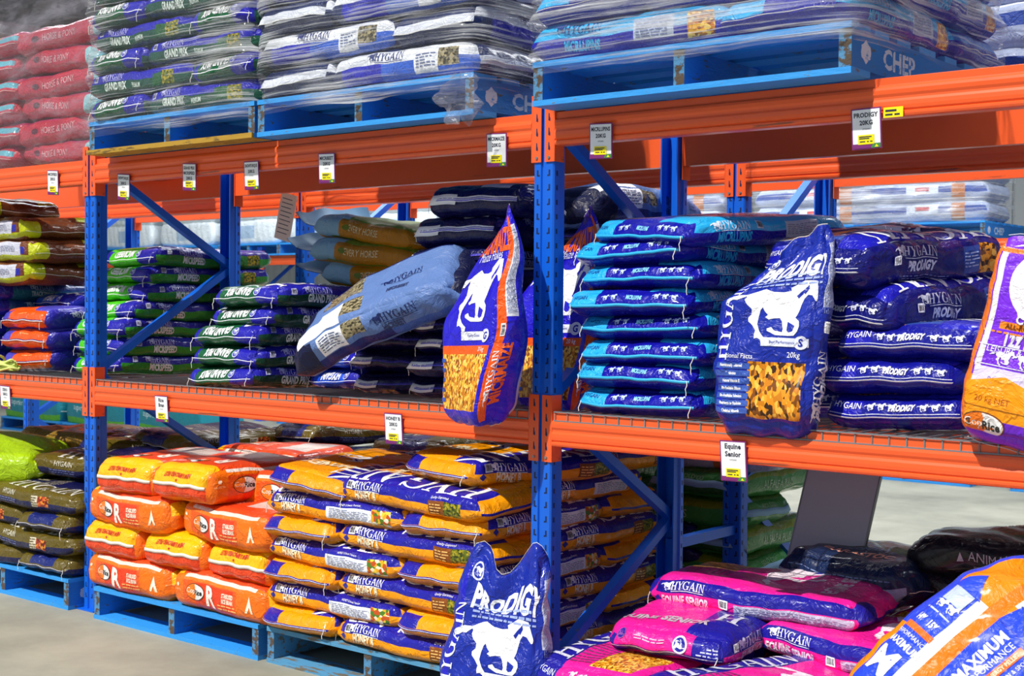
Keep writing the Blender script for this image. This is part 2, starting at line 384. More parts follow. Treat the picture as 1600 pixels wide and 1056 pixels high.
# face -> (axis of u, axis of v, fixed axis, fixed sign, sign of u, sign of v)
def shape_fn(L, W, T, seed, p):
    rs = np.random.RandomState(seed*7+3); ph = rs.rand(24)*6.283
    h = np.array([L/2, W/2, T/2]); r = np.minimum(np.array([p.get('rx', .045), p.get('ry', .045), p.get('rz', T*.40)*.78]), h*.98)
    pin, crown, lump, bend, side = p.get('pinch', .30)*.6, p.get('crown', .16)*.5, p.get('lump', .005), p.get('bend', 0), p.get('bulge', .015)
    wr = p.get('wrinkle', .0028)*.8; warp = p.get('warp')
    def S(P):
        q = P*h; inner = np.clip(q, -(h-r), h-r); d = (q-inner)/r
        n = np.maximum(np.linalg.norm(d, axis=1), 1e-9); on = n > .5
        pos = np.where(on[:, None], inner+r*d/n[:, None], q)
        a, b, c = P[:, 0], P[:, 1], P[:, 2]; A = np.abs(a); B = np.abs(b); C = np.abs(c)
        x, y, z = pos[:, 0].copy(), pos[:, 1].copy(), pos[:, 2].copy()
        f = 1 - pin*A**7 - crown*.6*B**5 + crown*.25*(1-A*A)*(1-B*B)
        z *= np.where(z < 0, 1-(1-f)*.7, f)*p.get('fill', 1.12)
        x += np.sign(a)*p.get('seam', .020)*A**7*np.clip(1-np.abs(c+.28)/1.2, 0, 1)
        ear = p.get('ear', .010)*A**9*B**5*np.clip(1-np.abs(c+.22)/.6, 0, 1); x += np.sign(a)*ear; y += np.sign(b)*ear
        y += np.sign(b)*side*(1-C*C)*B**4*(1-A**4) + .006*np.sin(a*3.1+ph[0])*B
        x += np.sign(a)*side*1.1*(1-C*C)*A**6*(1-B**4)
        y *= 1 - .05*A**8
        z += lump*(np.sin(a*2.6+ph[1])*np.cos(b*2.1+ph[2])) + lump*.55*np.sin(a*6.5+b*3+ph[3])*np.sin(b*4.4+ph[4])
        z += wr*.6*np.sin(b*W*22+ph[5]+1.2*np.sin(a*7))*A**6 + wr*.6*np.sin(a*L*24+ph[6]+1.4*np.sin(b*7+ph[7]))*B**5
        y += np.sign(b)*wr*1.1*np.sin(a*L*24+ph[8]+c*2.2+1.8*np.sin(a*6+ph[9]))*B**6
        x += np.sign(a)*wr*1.2*np.sin(b*W*28+ph[10]+c*2)*A**8
        z += wr*1.3*np.sin((a*L+b*W*.6)*20+ph[11]+2*np.sin(b*5+a*3+ph[12]))*(1-A**4)*(1-B**4)*.6
        z += bend*(A*A-.33)
        z += T/2
        out = np.stack([x, y, z], 1)
        if warp: out = warp(out, P)
        return out
    return S, h, r

def abc(face, u, v):
    ua, va, fa, fs, su, sv = AX[face]
    P = np.zeros((len(u), 3)); P[:, ua] = u*su; P[:, va] = v*sv; P[:, fa] = fs; return P

def sack_mesh(kind, seed, lod=1):
    K = KINDS[kind]; L, W, T = K['dim']; p = K.get('p', {})
    S, h, r = shape_fn(L, W, T, seed, p)
    ex = [set(), set(), set()]
    for blk in K['blocks']:
        face, u0, u1, v0, v1 = blk[:5]; ua, va, fa, fs, su, sv = AX[face]
        for u in (u0, u1):
            if abs(u) < 1: ex[ua].add(u*su)
        for v in (v0, v1):
            if abs(v) < 1: ex[va].add(v*sv)
    st = .024 if lod else .08
    if K.get('fine'): st = .016
    lines = [nodes_axis(h[i], r[i], st if i < 2 else .03, ex[i]) for i in range(3)]
    slots = [p.get('mat', 'film')]; V = []; Fs = []; Fm = []; Fc = []; base = lin(K['base'])
    index = {}
    def vid(P):
        k = (round(P[0], 5), round(P[1], 5), round(P[2], 5))
        if k not in index: index[k] = len(V); V.append(P)
        return index[k]
    blocks = {f: [] for f in AX}
    for blk in K['blocks']: blocks[blk[0]].append(blk)
    for face, (ua, va, fa, fs, su, sv) in AX.items():
        U, Vv = lines[ua], lines[va]
        for i in range(len(U)-1):
            for j in range(len(Vv)-1):
                q = []
                for (x, y) in ((U[i], Vv[j]), (U[i+1], Vv[j]), (U[i+1], Vv[j+1]), (U[i], Vv[j+1])):
                    P = [0, 0, 0]; P[ua] = x; P[va] = y; P[fa] = fs; q.append(vid(tuple(P)))
                uc, vc = (U[i]+U[i+1])/2*su, (Vv[j]+Vv[j+1])/2*sv
                col, slot = base, 0
                for blk in blocks[face]:
                    if blk[1] <= uc <= blk[2] and blk[3] <= vc <= blk[4]:
                        if isinstance(blk[5], str) and blk[5] in M:
                            if blk[5] not in slots: slots.append(blk[5])
                            slot = slots.index(blk[5])
                        else: col, slot = lin(blk[5]), 0
                # winding so that the normal points outward
                e = {(0, 1, 2): 1, (0, 2, 1): -1, (1, 2, 0): 1}[(ua, va, fa)]*fs
                Fs.append(q if e > 0 else q[::-1]); Fm.append(slot); Fc.append(col)
    pts = S(np.array(V)).tolist()
    # printed artwork laid on the skin
    if lod:
        placed = []
        for dc in K['decals']:
            face, u0, v0, rot, col = dc[:5]; ua, va, fa, fs, su, sv = AX[face]
            hu, hv = h[ua], h[va]; cr, sr = math.cos(R(rot)), math.sin(R(rot))
            parts_ = art(*dc[5:]); al = np.concatenate([q_[0] for q_ in parts_])
            bx = np.concatenate([al[:, 0]*cr-al[:, 1]*sr, [0]]), np.concatenate([al[:, 0]*sr+al[:, 1]*cr, [0]])
            bb = (u0*hu+bx[0].min(), u0*hu+bx[0].max(), v0*hv+bx[1].min(), v0*hv+bx[1].max()); lay = 0
            for fc, q_, l_ in placed:
                if fc == face and q_[0] < bb[1] and q_[1] > bb[0] and q_[2] < bb[3] and q_[3] > bb[2]: lay = max(lay, l_+1)
            placed.append((face, bb, lay+len(parts_)-1))
            for li, (dv, df, ink) in enumerate(parts_):
                li += lay
                X = dv[:, 0]*cr-dv[:, 1]*sr; Y = dv[:, 0]*sr+dv[:, 1]*cr
                u = np.clip(u0+X/hu, -.995, .995); v = np.clip(v0+Y/hv, -.995, .995)
                P0 = S(abc(face, u, v)); Pu = S(abc(face, u+.004, v)); Pv = S(abc(face, u, v+.004))
                n = np.cross(Pu-P0, Pv-P0); n /= np.maximum(np.linalg.norm(n, axis=1), 1e-12)[:, None]
                P0 = P0+n*(.0016+.0005*li+K.get('lift', 0))
                o = len(pts); pts += P0.tolist()
                c = lin(col) if ink == 0 else (lin(K.get('ink1', K['base'])) if ink == 1 else ink)
                for f in df: Fs.append([i+o for i in f]); Fm.append(0); Fc.append(c)
    me = bpy.data.meshes.new('sack_'+kind); me.from_pydata(pts, [], Fs)
    for s_ in slots: me.materials.append(M[s_])
    me.polygons.foreach_set('material_index', Fm); me.polygons.foreach_set('use_smooth', [True]*len(Fs))
    ca = me.color_attributes.new('print', 'FLOAT_COLOR', 'CORNER')
    cnt = [len(f) for f in Fs]; arr = np.ones((sum(cnt), 4), np.float32); arr[:, :3] = np.repeat(np.array(Fc, np.float32), cnt, axis=0)
    ca.data.foreach_set('color', arr.ravel())
    me.update()
    return me, S, h
def ribbon_mesh(S, face, v0, hw, mat, over=(0, 0), lift=.004, u0=-1, u1=1):
    """sewn tape along a closed end, with loose ends of the given lengths"""
    n = 15; u = np.linspace(u0*.97, u1*.97, n); rows = []
    for dv in (-hw, hw):
        P0 = S(abc(face, u, np.full(n, v0+dv))); fs = AX[face][3]; P0[:, 0] += fs*lift; rows.append(P0)
    a, b = [r_.tolist() for r_ in rows]
    for end, ov in ((0, over[0]), (-1, over[1])):
        if ov:
            sg = (np.array(a[end])-np.array(a[1 if end == 0 else -2])); sg /= np.linalg.norm(sg)
            for r_ in (a, b):
                e0 = np.array(r_[end])
                q1 = (e0+sg*ov*.5+np.array([0, 0, -.004])).tolist(); q2 = (e0+sg*ov*.85+np.array([0, 0, -.03*abs(ov)/.06])).tolist()
                if end == 0: r_.insert(0, q1); r_.insert(0, q2)
                else: r_.append(q1); r_.append(q2)
    k = len(a); V = a+b; t = AX[face][3]*.0015
    V2 = [(x-t, y, z) for x, y, z in V]; F = []
    for i in range(k-1):
        F += [(i, i+1, k+i+1, k+i), (2*k+i, 3*k+i, 3*k+i+1, 2*k+i+1), (i, 2*k+i, 2*k+i+1, i+1), (k+i, k+i+1, 3*k+i+1, 3*k+i)]
    mb = MB(); mb.add(V+V2, F, mat, True); return mb.mesh('seam_tape')
def thread_mesh(S, face, v0, u, seed):
    rr = random.Random(seed); P = S(abc(face, np.array([u*.96]), np.array([v0])))[0]; fs = AX[face][3]
    x, y, z = P; pts = [(x, y, z+.004)]; dz = 0
    for i in range(1, 3+seed % 3+1):
        x += fs*.004 if i < 3 else rr.uniform(-.002, .002); y += rr.uniform(-.004, .004)*1.2; z -= .011; pts.append((x, y, z))
    mb = MB(); mb.tube(pts, .0016, 'thread', 5); return mb.mesh('stitching_thread')

def flap_mesh(S, mat, seed):
    """the loose open end of a sack standing out beyond its seam"""
    u = np.linspace(-.96, .96, 14); P0 = S(abc('W', u, np.full(14, -.1))); V = []; F = []
    for i in range(8):
        t = i/7
        for j in range(14):
            x, y, z = P0[j]; w = (u[j]+1)/2
            V.append((x-.16*t*(1-.15*math.sin(w*5+seed)), y*(1+.06*t), z+.045*t*t*(1+1.3*(1-w))+.008*math.sin(w*14+t*5+seed)*t))
    for i in range(7):
        for j in range(13): F.append((i*14+j, i*14+j+1, i*14+j+15, i*14+j+14))
    n = len(V); V2 = [(x, y, z-.003) for x, y, z in V]
    mb = MB(); mb.add(V+V2, F+[tuple(k+n for k in f[::-1]) for f in F], mat, True); return mb.mesh('folded_flap')
_cache = {}
def sack(kind, loc, rz=0, label='', group=None, seed=0, tilt=(0, 0), parts=True, name='feed_sack', cat='feed sack', lod=1, basis=None):
    key = (kind, seed, lod)
    if key not in _cache:
        me, S, h = sack_mesh(kind, seed, lod); K = KINDS[kind]; ch = []
        if lod:
            for t in K.get('tapes', []): ch.append(('seam_tape', ribbon_mesh(S, *t)))
            for t in K.get('threads', []): ch.append(('stitching_thread', thread_mesh(S, *t, seed)))
            if K.get('flap'): ch.append(('folded_flap', flap_mesh(S, K['flap'], seed)))
        _cache[key] = (me, ch)
    me, ch = _cache[key]
    o = obj(name, me, None, loc)
    if basis is not None:
        o.rotation_mode = 'QUATERNION'; o.rotation_quaternion = basis.to_quaternion()
    else: o.rotation_euler = (R(tilt[0]), R(tilt[1]), R(rz))
    setp(o, label, cat, group)
    if parts:
        for nm, cm in ch: obj(nm, cm, o)
    return o
def basis_of(xdir, zdir):
    x = Vector(xdir).normalized(); z = Vector(zdir); z = (z-x*z.dot(x)).normalized(); y = z.cross(x)
    return Matrix(((x.x, y.x, z.x), (x.y, y.y, z.y), (x.z, y.z, z.z)))

# ---- printed designs
W_ = '#F4F4F8'
KINDS = {}
def K(name, **kw):
    kw.setdefault('decals', []); kw.setdefault('blocks', [])
    if not kw.get('tapes') and not kw.get('threads'): kw['tapes'] = [('W', -.28, .018, 'thread', (0, 0), .003), ('E', -.28, .018, 'thread', (0, 0), .003)]
    KINDS[name] = kw
def side_logo(face, u, v, h, col=W_, second=None, col2=None, h2=None, v2=-.35, du2=0, style='cond'):
    d = [(face, u, v, 0, col, 'logo', h)]
    if second: d.append((face, u+du2, v2, 0, col2 or col, 'text', second, style, h2 or h*1.1))
    return d

OR, BL = '#F59C06', '#1C1A9C'
for nm, var in (('honey', 0), ('honeyt', 1)):
    bl = [('S', -1, 1, .05, 1, BL), ('N', -1, 1, .05, 1, BL), ('W', -1, -.45, -.12, 1, BL), ('W', -1, 1, -.34, -.14, BL), ('E', .45, 1, -.12, 1, BL), ('E', -1, 1, -.34, -.14, BL),
          ('T', -1, 1, -1, -.35, BL), ('S', -1, -.94, -1, 1, OR), ('N', -1, -.94, -1, .9, OR)]
    if var == 0:
        bl += [('S', .36, .58, -.72, .40, '#8A4A14'), ('S', .58, .80, -.72, .40, 'muesli')]
    else:
        bl += [('S', .0, .62, -.55, .36, '#EDEFF4'), ('S', .62, .86, -.8, .5, 'bouquet')]
    dc = side_logo('S', -.52, .50, .028, W_, 'HONEY B', '#FBF3D0', .030, -.22, -.04)
    dc += [('S', -.80, .45, 0, W_, 'barcode', .03, .030), ('S', -.86, -.2, 45, '#2A2A90', 'rect', .018, .018),
           ('W', .55, -.02, 0, '#FFD050', 'text', 'HONEY B', 'cond', .014) if 0 else ('S', -.5, -.52, 0, '#A86408', 'lines', .16, .012, 2),
           ('T', -.1, -.62, 180, W_, 'serif', 'HYGAIN', .15), ('T', -.55, .35, 90, '#FBE9C0', 'text', 'HONEY B', 'cond', .075), ('T', .1, .4, 180, W_, 'horse', .16),
           ('W', 0, -.24, 0, '#D8D8F0', 'rect', .40, .0022)]
    if var == 0: dc += [('S', .47, -.18, 0, '#F5C070', 'lines', .065, .040, 4), ('S', .52, .62, 0, W_, 'text', 'Quality Guaranteed', 'sans', .009)]
    else: dc += [('S', .31, -.1, 0, '#8A90B0', 'lines', .20, .036, 6), ('S', .32, .58, 0, W_, 'text', 'HONEY B Sweet Premium', 'sans', .008)]
    K(nm, dim=(.745, .42, .096), base=OR, blocks=bl, decals=dc, threads=[('W', -.2, .95)], ink1=BL)

CO, CR = '#F4720C', '#EE3E16'
K('ricebran', dim=(.58, .395, .158), base=CO, ink1=CR, p=dict(rz=.05, pinch=.3, bulge=.016, lump=.006, ear=.004, seam=.012),
  blocks=[('S', -1, .42, -1, .55, '#F05A14'), ('S', -.45, .35, -1, .5, CR), ('S', -.95, .8, .72, 1, '#EAD8CC'), ('S', -1, -.7, -1, 1, CO), ('W', -1, 1, .05, 1, '#FBB808'), ('W', -1, 1, -1, -.12, '#F2481A'),
          ('E', -1, 1, .05, 1, '#FBB808'), ('E', -1, 1, -1, -.12, CO), ('T', -1, -.78, -1, 1, '#FBB808'), ('T', -.78, 1, -1, 1, '#EC4A1C'), ('T', .1, .75, -.5, .7, '#D8C8C0'), ('N', -1, 1, -1, .4, CR)],
  decals=[('S', -.44, .0, 0, W_, 'rice', .052), ('S', -.12, -.08, 0, '#FFF4E8', 'text', 'R', 'bold', .080), ('S', .24, .18, 0, '#FFE8D0', 'text', 'STABILISED', 'cond', .017), ('S', .24, -.10, 0, '#FFE8D0', 'text', 'RICE BRAN', 'cond', .017),
          ('S', .24, -.42, 0, '#F8B468', 'lines', .13, .026, 2), ('S', -.82, .28, 0, '#FCE6C8', 'disc', .009, .008), ('S', -.82, .0, 0, '#F8C088', 'lines', .05, .010, 2),
          ('S', .70, -.05, 0, '#FCE6C8', 'poly', ((-.022, -.03), (-.01, -.03), (0, -.005), (.01, -.03), (.022, -.03), (0, .036))),
          ('W', 0, .55, 180, '#C83A10', 'text', 'NEW & IMPROVED PELLET', 'cond', .020), ('W', 0, -.62, 0, '#F8906A', 'lines', .22, .016, 2), ('W', 0, .22, 0, '#C83A10', 'disc', .006, .006),
          ('T', -.55, .25, 90, W_, 'rice', .055), ('T', -.45, -.35, 90, '#FFF0E0', 'text', 'R', 'bold', .10), ('T', -.15, -.2, 90, '#F8A080', 'text', 'RICE BRAN', 'cond', .03)],
  tapes=[('W', -.02, .10, 'tape', (.05, .0))])

MB_, CY = '#10109C', '#27AEEA'
K('lupins', dim=(.75, .50, .088), base=MB_, ink1=MB_, p=dict(rz=.032, lump=.005),
  blocks=[('W', -1, -.50, -.2, 1, CY), ('T', -1, .8, -1, -.30, CY), ('T', -1, -.90, .50, 1, CY), ('S', -1, 1, .05, 1, CY), ('S', -1, -.93, -1, 1, MB_), ('S', .10, .55, -.5, .72, '#C8CCDA'), ('T', -.85, -.35, .1, .75, 'flakes'), ('N', -1, 1, .05, 1, CY), ('E', .5, 1, 0, 1, CY)],
  decals=side_logo('S', -.52, .46, .026, '#DDE6F4', 'MICRLUPINS', CY, .030, -.38, .0) + [('S', -.24, .46, 0, '#E4E8F0', 'barcode', .030, .024), ('S', .32, .1, 0, '#7C82A8', 'lines', .15, .034, 6),
          ('W', -.78, .42, 0, '#10308C', 'text', 'HYGAIN', 'sans', .014), ('W', .12, .36, 0, '#8CD8F8', 'text', 'MICRLUPINS', 'cond', .014), ('W', -.22, .36, 0, '#C4D8F4', 'horse', .022), ('W', -.36, .36, 0, '#C4D8F4', 'horse', .022), ('W', .48, .36, 0, '#C4D8F4', 'horse', .022), ('W', .62, .36, 0, '#C4D8F4', 'horse', .022), ('W', .76, .36, 0, '#C4D8F4', 'horse', .022),
          ('T', .2, .2, 90, '#DDE6F8', 'horse', .20), ('T', .66, .1, 90, W_, 'text', 'Lupin Flakes', 'sans', .045), ('T', 0, -.66, 180, '#0C4C94', 'serif', 'HYGAIN', .09)],
  tapes=[('W', -.28, .12, 'cyantape', (.0, .0))], threads=[('W', -.28, .96), ('W', -.2, -.97)])

PB = '#10148E'
K('prodigy', dim=(.72, .455, .108), base=PB, ink1=PB, p=dict(rz=.04, lump=.006),
  blocks=[('W', -1, -.45, -.2, 1, '#1A1AB0'), ('T', -1, 1, -1, -.45, '#1A1AB0'), ('T', -.92, -.35, .05, .8, 'pellets'), ('T', -.92, -.35, -.42, .05, '#2C4CA4'), ('S', .35, .55, -.5, .6, '#2C4CA4'), ('S', .55, .8, -.6, .65, 'pellets')],
  decals=[('W', -.68, .42, 0, W_, 'text', 'HYGAIN', 'sans', .021), ('W', -.18, .30, 0, '#D8DCF4', 'horse', .026), ('W', -.34, .30, 0, '#D8DCF4', 'horse', .026), ('W', .14, .26, 0, W_, 'text', 'PRODIGY', 'ital', .019), ('W', .44, .24, 0, '#D8DCF4', 'horse', .026), ('W', .60, .24, 0, '#D8DCF4', 'horse', .026), ('W', .78, .24, 0, '#D8DCF4', 'horse', .026), ('W', -.02, .30, 0, '#D8DCF4', 'horse', .026),
          ('W', 0, -.30, 0, '#D0D4F0', 'rect', .43, .0028), ('W', 0, -.12, 0, '#D0D4F0', 'rect', .43, .0022), ('T', -.62, -.18, 90, '#B8C8F0', 'lines', .09, .16, 7), ('T', .3, .1, 90, '#DDE2F8', 'horse', .22),
          ('T', .1, -.7, 180, '#E8EAF8', 'serif', 'HYGAIN', .12), ('T', .75, .1, 90, '#E8EAF8', 'text', 'PRODIGY', 'ital', .07), ('S', .45, .05, 0, '#A8B8E8', 'lines', .06, .05, 5)]
        + side_logo('S', -.28, .42, .030, '#C8CCE0', 'PRODIGY', '#D8DCF0', .028, -.15, .02, 'ital') + [('S', -.62, .1, 0, '#D8DCF0', 'barcode', .028, .026), ('S', -.2, -.6, 0, '#8088C0', 'lines', .22, .018, 2)],
  threads=[])
K('prodigytop', **{**KINDS['prodigy'], 'dim': (.66, .44, .15), 'p': dict(rz=.06, lump=.010, pinch=.45, wrinkle=.005, mat='film'), 'base': '#0C1070'})  # same royal blue sack, with the shade put into a darker base colour
K('prodigytop', **{**KINDS['prodigytop'], 'decals': KINDS['prodigytop']['decals']})

def greenish(nm, base, bright, word, top, dims=(.75, .45, .082), sub=None):
    VI = '#221EA8'
    dc = side_logo('S', -.45, .48, .024, '#B8B8E8', word, '#D6E4DC', .030, -.28, .02)
    dc += [('S', -.82, .45, 0, '#C8C8E8', 'barcode', .026, .026), ('W', -.15, .42, 180, W_, 'text', word, 'cond', .036), ('W', .42, .35, 0, '#C8CCF0', 'seal', .018), ('T', -.5, 0, 90, W_, 'text', word, 'cond', .06), ('T', -.6, -.7, 0, W_, 'serif', 'HYGAIN', .10)]
    if sub: dc += [('S', -.02, -.30, 0, '#C8DCD0', 'text', sub, 'cond', .018)]
    K(nm, dim=dims, base=base, ink1=VI, p=dict(rz=.03, lump=.006, wrinkle=.0035),
      blocks=[('S', -1, 1, .08, 1, VI if top else '#1C188C'), ('W', -1, 1, -1, 1, bright), ('W', .38, 1, -1, 1, VI), ('W', -1, -.72, -1, .9, VI), ('T', -1, 1, -1, -.4, VI), ('T', -1, -.4, -.4, 1, bright), ('S', .3, .5, -.5, .4, '#1A5A2C' if top else '#2A7A2C'), ('S', .5, .72, -.6, .5, 'muesli')],
      decals=dc, threads=[('W', -.2, .93), ('W', -.3, -.97)], tapes=[('W', -.25, .035, 'whitetape', (0, 0))])
greenish('speed', '#2A8420', '#4CC420', 'MICRSPEED', False, dims=(.75, .45, .094))
greenish('prix', '#0A3A24', '#145A34', 'GRAND PRIX', True, sub='PREMIUM', dims=(.75, .46, .090))
greenish('brightblue', '#1420A8', '#1E50D8', 'HYGAIN', True)
K('greenend', **{**KINDS['speed']})
NV = '#0B0B4A'
K('navy', dim=(.75, .45, .085), base=NV, ink1=NV, p=dict(rz=.032, lump=.006), blocks=[('S', -1, 1, .35, 1, '#12126A'), ('T', -1, -.7, -.6, .6, '#15155A'), ('T', -.9, -.5, -.9, -.2, '#D8DAE4')],
  decals=[('W', .1, -.02, 0, '#5A50D0', 'rect', .40, .004), ('W', .1, .10, 0, '#3A34B0', 'rect', .40, .003)] + side_logo('S', -.4, .5, .024, '#A8A8D0', 'MICRBEET', '#8C8CB8', .022, -.3), tapes=[('W', .05, .36, 'whitetape', (0, 0), .004, -1, -.30)], threads=[('W', .1, -.97)])
K('navyfold', **{**KINDS['navy'], 'dim': (.72, .47, .12), 'blocks': [('W', -.95, .95, -.1, .25, '#E4E6EE'), ('T', -1, 1, -.7, -.1, '#C8CCDC'), ('S', -1, 1, .2, 1, '#12126A')]})
GB = '#5F7CB4'
K('beet', dim=(.78, .33, .15), base=GB, fine=True, ink1='#2A3A70', p=dict(rz=.055, lump=.008, pinch=.5, wrinkle=.005, bend=-.03, mat='soft'),
  blocks=[('W', -1, 1, -1, 1, '#14183C'), ('E', -1, 1, -1, 1, '#14183C'), ('T', -1, -.78, -1, 1, '#14183C'), ('S', -1, -.7, -1, 1, '#14183C'), ('S', -.7, .2, -1, -.2, '#18246C'), ('T', -.62, -.12, .05, .80, 'seeds'), ('T', -.60, -.30, -.95, -.15, '#EEF0F6'), ('T', -.30, -.05, -.75, -.2, 'seeds'), ('S', -.62, -.30, -.15, .95, '#EEF0F6'), ('S', -.30, -.05, .1, .95, 'seeds'), ('S', .2, 1, -1, -.3, '#3C62B0'), ('T', -.9, -.4, -.95, -.5, '#EEF0F6'), ('T', -.78, .9, .72, 1, '#16205C')],
  decals=[('S', .36, .40, 0, '#1C2860', 'logo', .032), ('S', .25, -.12, 0, '#34406C', 'text', 'MICRBEET', 'cond', .024), ('S', -.46, .4, 0, '#5A6488', 'lines', .10, .06, 6), ('T', .45, -.05, 0, '#1C2860', 'logo', .030), ('T', .38, -.45, 0, '#34406C', 'text', 'MICRBEET', 'cond', .024)],
  tapes=[('W', -.1, .10, 'whitetape', (.02, .02), .004, -.2, .2)])
K('every', dim=(.74, .44, .105), base='#B9780C', ink1='#B9780C', p=dict(rz=.045, pinch=.35, lump=.008, mat='soft'),
  blocks=[('W', -1, 1, -1, 1, '#86AFCB'), ('T', -1, -.3, -1, 1, '#86AFCB'), ('T', -.3, 1, -1, 1, '#6E8A22'), ('T', .2, .8, -.6, .4, '#4A6E1C'), ('S', -1, -.42, -1, 1, '#86AFCB'), ('S', -.6, 1, -1, -.75, '#6E8A22')],
  flap='bluetape', decals=[('S', .1, .15, 0, '#E8D8A8', 'text', 'EVERY HORSE', 'sans', .030), ('S', -.26, .15, 0, '#6A7A20', 'disc', .024, .012), ('T', -.7, 0, 90, '#4A7A7A', 'lines', .25, .05, 2), ('W', 0, -.5, 0, '#3C6A5A', 'lines', .3, .012, 1)])
TE = '#1A6E8C'
K('teal', dim=(.74, .45, .10), base=TE, ink1=TE, p=dict(rz=.04), blocks=[('W', .7, 1, -.3, 1, '#22208C'), ('S', -1, 1, .15, 1, '#1F4C94'), ('T', -1, 1, -1, -.5, '#2A50A0'), ('S', -1, -.7, -1, 1, '#20208C')],
  decals=side_logo('S', -.2, .5, .024, '#A8C8DC', 'TRACKTORQUE', '#A8C8D4', .024, -.25) + [('W', 0, -.1, 0, '#3A3CA0', 'rect', .40, .006), ('W', .1, .45, 0, '#78C8D8', 'lines', .2, .012, 1)], threads=[('W', 0, .96)])
K('orangeend', dim=(.74, .45, .115), base='#26229C', ink1='#26229C', p=dict(rz=.045, lump=.007), blocks=[('W', -1, 1, -1, 1, '#F2560C'), ('W', -1, -.5, -.05, 1, '#4A46B8'), ('T', -1, 1, -1, -.4, '#4A46B8'), ('T', -1, -.5, -.4, 1, '#F2560C'), ('T', -.5, .3, -.3, .8, 'redmix')],
  decals=[('W', 0, -.12, 0, '#3A2068', 'rect', .41, .006), ('W', .1, .5, 0, '#F8A860', 'lines', .1, .010, 1)] + side_logo('S', -.4, .4, .024, '#D0D0F0'), threads=[('W', 0, .96), ('W', .1, -.96)], tapes=[('W', -.18, .03, 'whitetape', (0, 0))])
BR = '#6E3A1C'
K('brown', dim=(.74, .46, .12), base=BR, ink1=BR, p=dict(rz=.045, lump=.008, pinch=.4), blocks=[('S', -1, 1, -1, -.4, '#B4BE10'), ('W', -1, 1, -1, 1, '#C2CC14'), ('T', -1, 1, .45, 1, '#C8D414'), ('E', -1, -.6, -1, 1, '#BCC612'), ('S', .92, 1, -1, 1, '#BCC612'), ('S', .25, .78, -.42, .7, '#C6C8D8'), ('S', .78, .86, -.3, .3, '#26249C')],
  decals=[('S', -.6, -.05, 0, '#E8DCC8', 'text', 'HYGAIN', 'sans', .022), ('T', -.3, -.45, 0, '#F0E6D4', 'serif', 'HYGAIN', .12), ('S', .5, .1, 0, '#8C8EA8', 'lines', .12, .03, 4)])
GO, GN = '#5E5012', '#10134A'
K('goldnavy', dim=(.74, .44, .098), base=GO, ink1=GN, p=dict(rz=.036, lump=.006),
  blocks=[('S', -1, 1, -1, -.1, GN), ('W', -1, 1, -.3, 1, GO), ('W', -.45, .55, -.1, 1, '#16226C'), ('W', -1, 1, -1, -.25, GN), ('T', -1, 1, -.4, 1, GN), ('S', .18, .32, -.55, .5, '#D8D0B8'), ('S', .32, .55, -.5, .45, 'redmix'), ('T', -.95, -.7, -.3, .6, '#1C2C7C')],
  decals=[('S', -.38, .45, 0, '#D8D4C0', 'text', 'HYGAIN', 'sans', .024), ('S', .25, 0, 0, '#6A5A30', 'lines', .05, .045, 4), ('S', -.4, -.4, 0, '#6A72A8', 'lines', .16, .03, 3), ('W', 0, -.25, 0, '#B8B8C8', 'rect', .4, .003), ('T', -.45, .2, 90, '#C8BE94', 'text', 'GOLD', 'cond', .075), ('T', -.1, .2, 90, '#A8A08C', 'lines', .28, .09, 5), ('T', .2, -.66, 0, '#D8D4C8', 'serif', 'HYGAIN', .11), ('T', -.8, .3, 0, '#C8CCE8', 'seal', .020)],
  threads=[('W', -.2, .95), ('W', -.2, -.97)])
PK, PN = '#F01E96', '#1E1C96'
K('senior', dim=(.74, .43, .100), base=PK, ink1=PN, p=dict(rz=.036, lump=.008, wrinkle=.004),
  blocks=[('S', -1, 1, .02, 1, PN), ('S', -1, -.95, -1, 1, PK), ('S', -.12, .96, -.92, -.05, '#C6C8E0'), ('W', -1, 1, -1, -.55, PN), ('W', .45, 1, -1, 1, PN), ('W', -1, -.75, -1, .3, PN), ('T', -.93, -.40, .0, .8, 'flakes'), ('E', -1, 1, -1, -.2, PN), ('E', -1, -.4, -1, 1, PN)],
  decals=side_logo('S', -.60, .50, .026, '#F0F0FA', 'EQUINE SENIOR', '#FBE4F2', .028, -.48, -.02) + [('S', -.22, -.2, 0, '#E8E8F4', 'barcode', .032, .028), ('S', .42, -.5, 0, '#8C90B4', 'lines', .36, .036, 6), ('S', -.9, -.5, 45, '#2828A0', 'rect', .024, .024),
          ('T', .68, .25, 90, '#F4DCEC', 'text', 'EQUINE SENIOR', 'cond', .055), ('T', .15, .25, 90, '#F4E4F0', 'horse', .24), ('T', -.62, -.25, 90, '#A04878', 'lines', .09, .20, 8), ('W', .3, .1, 0, '#D8DCF4', 'seal', .024), ('W', -.2, .2, 180, '#F8C8E4', 'lines', .12, .012, 1)],
  threads=[('W', -.3, .95)])
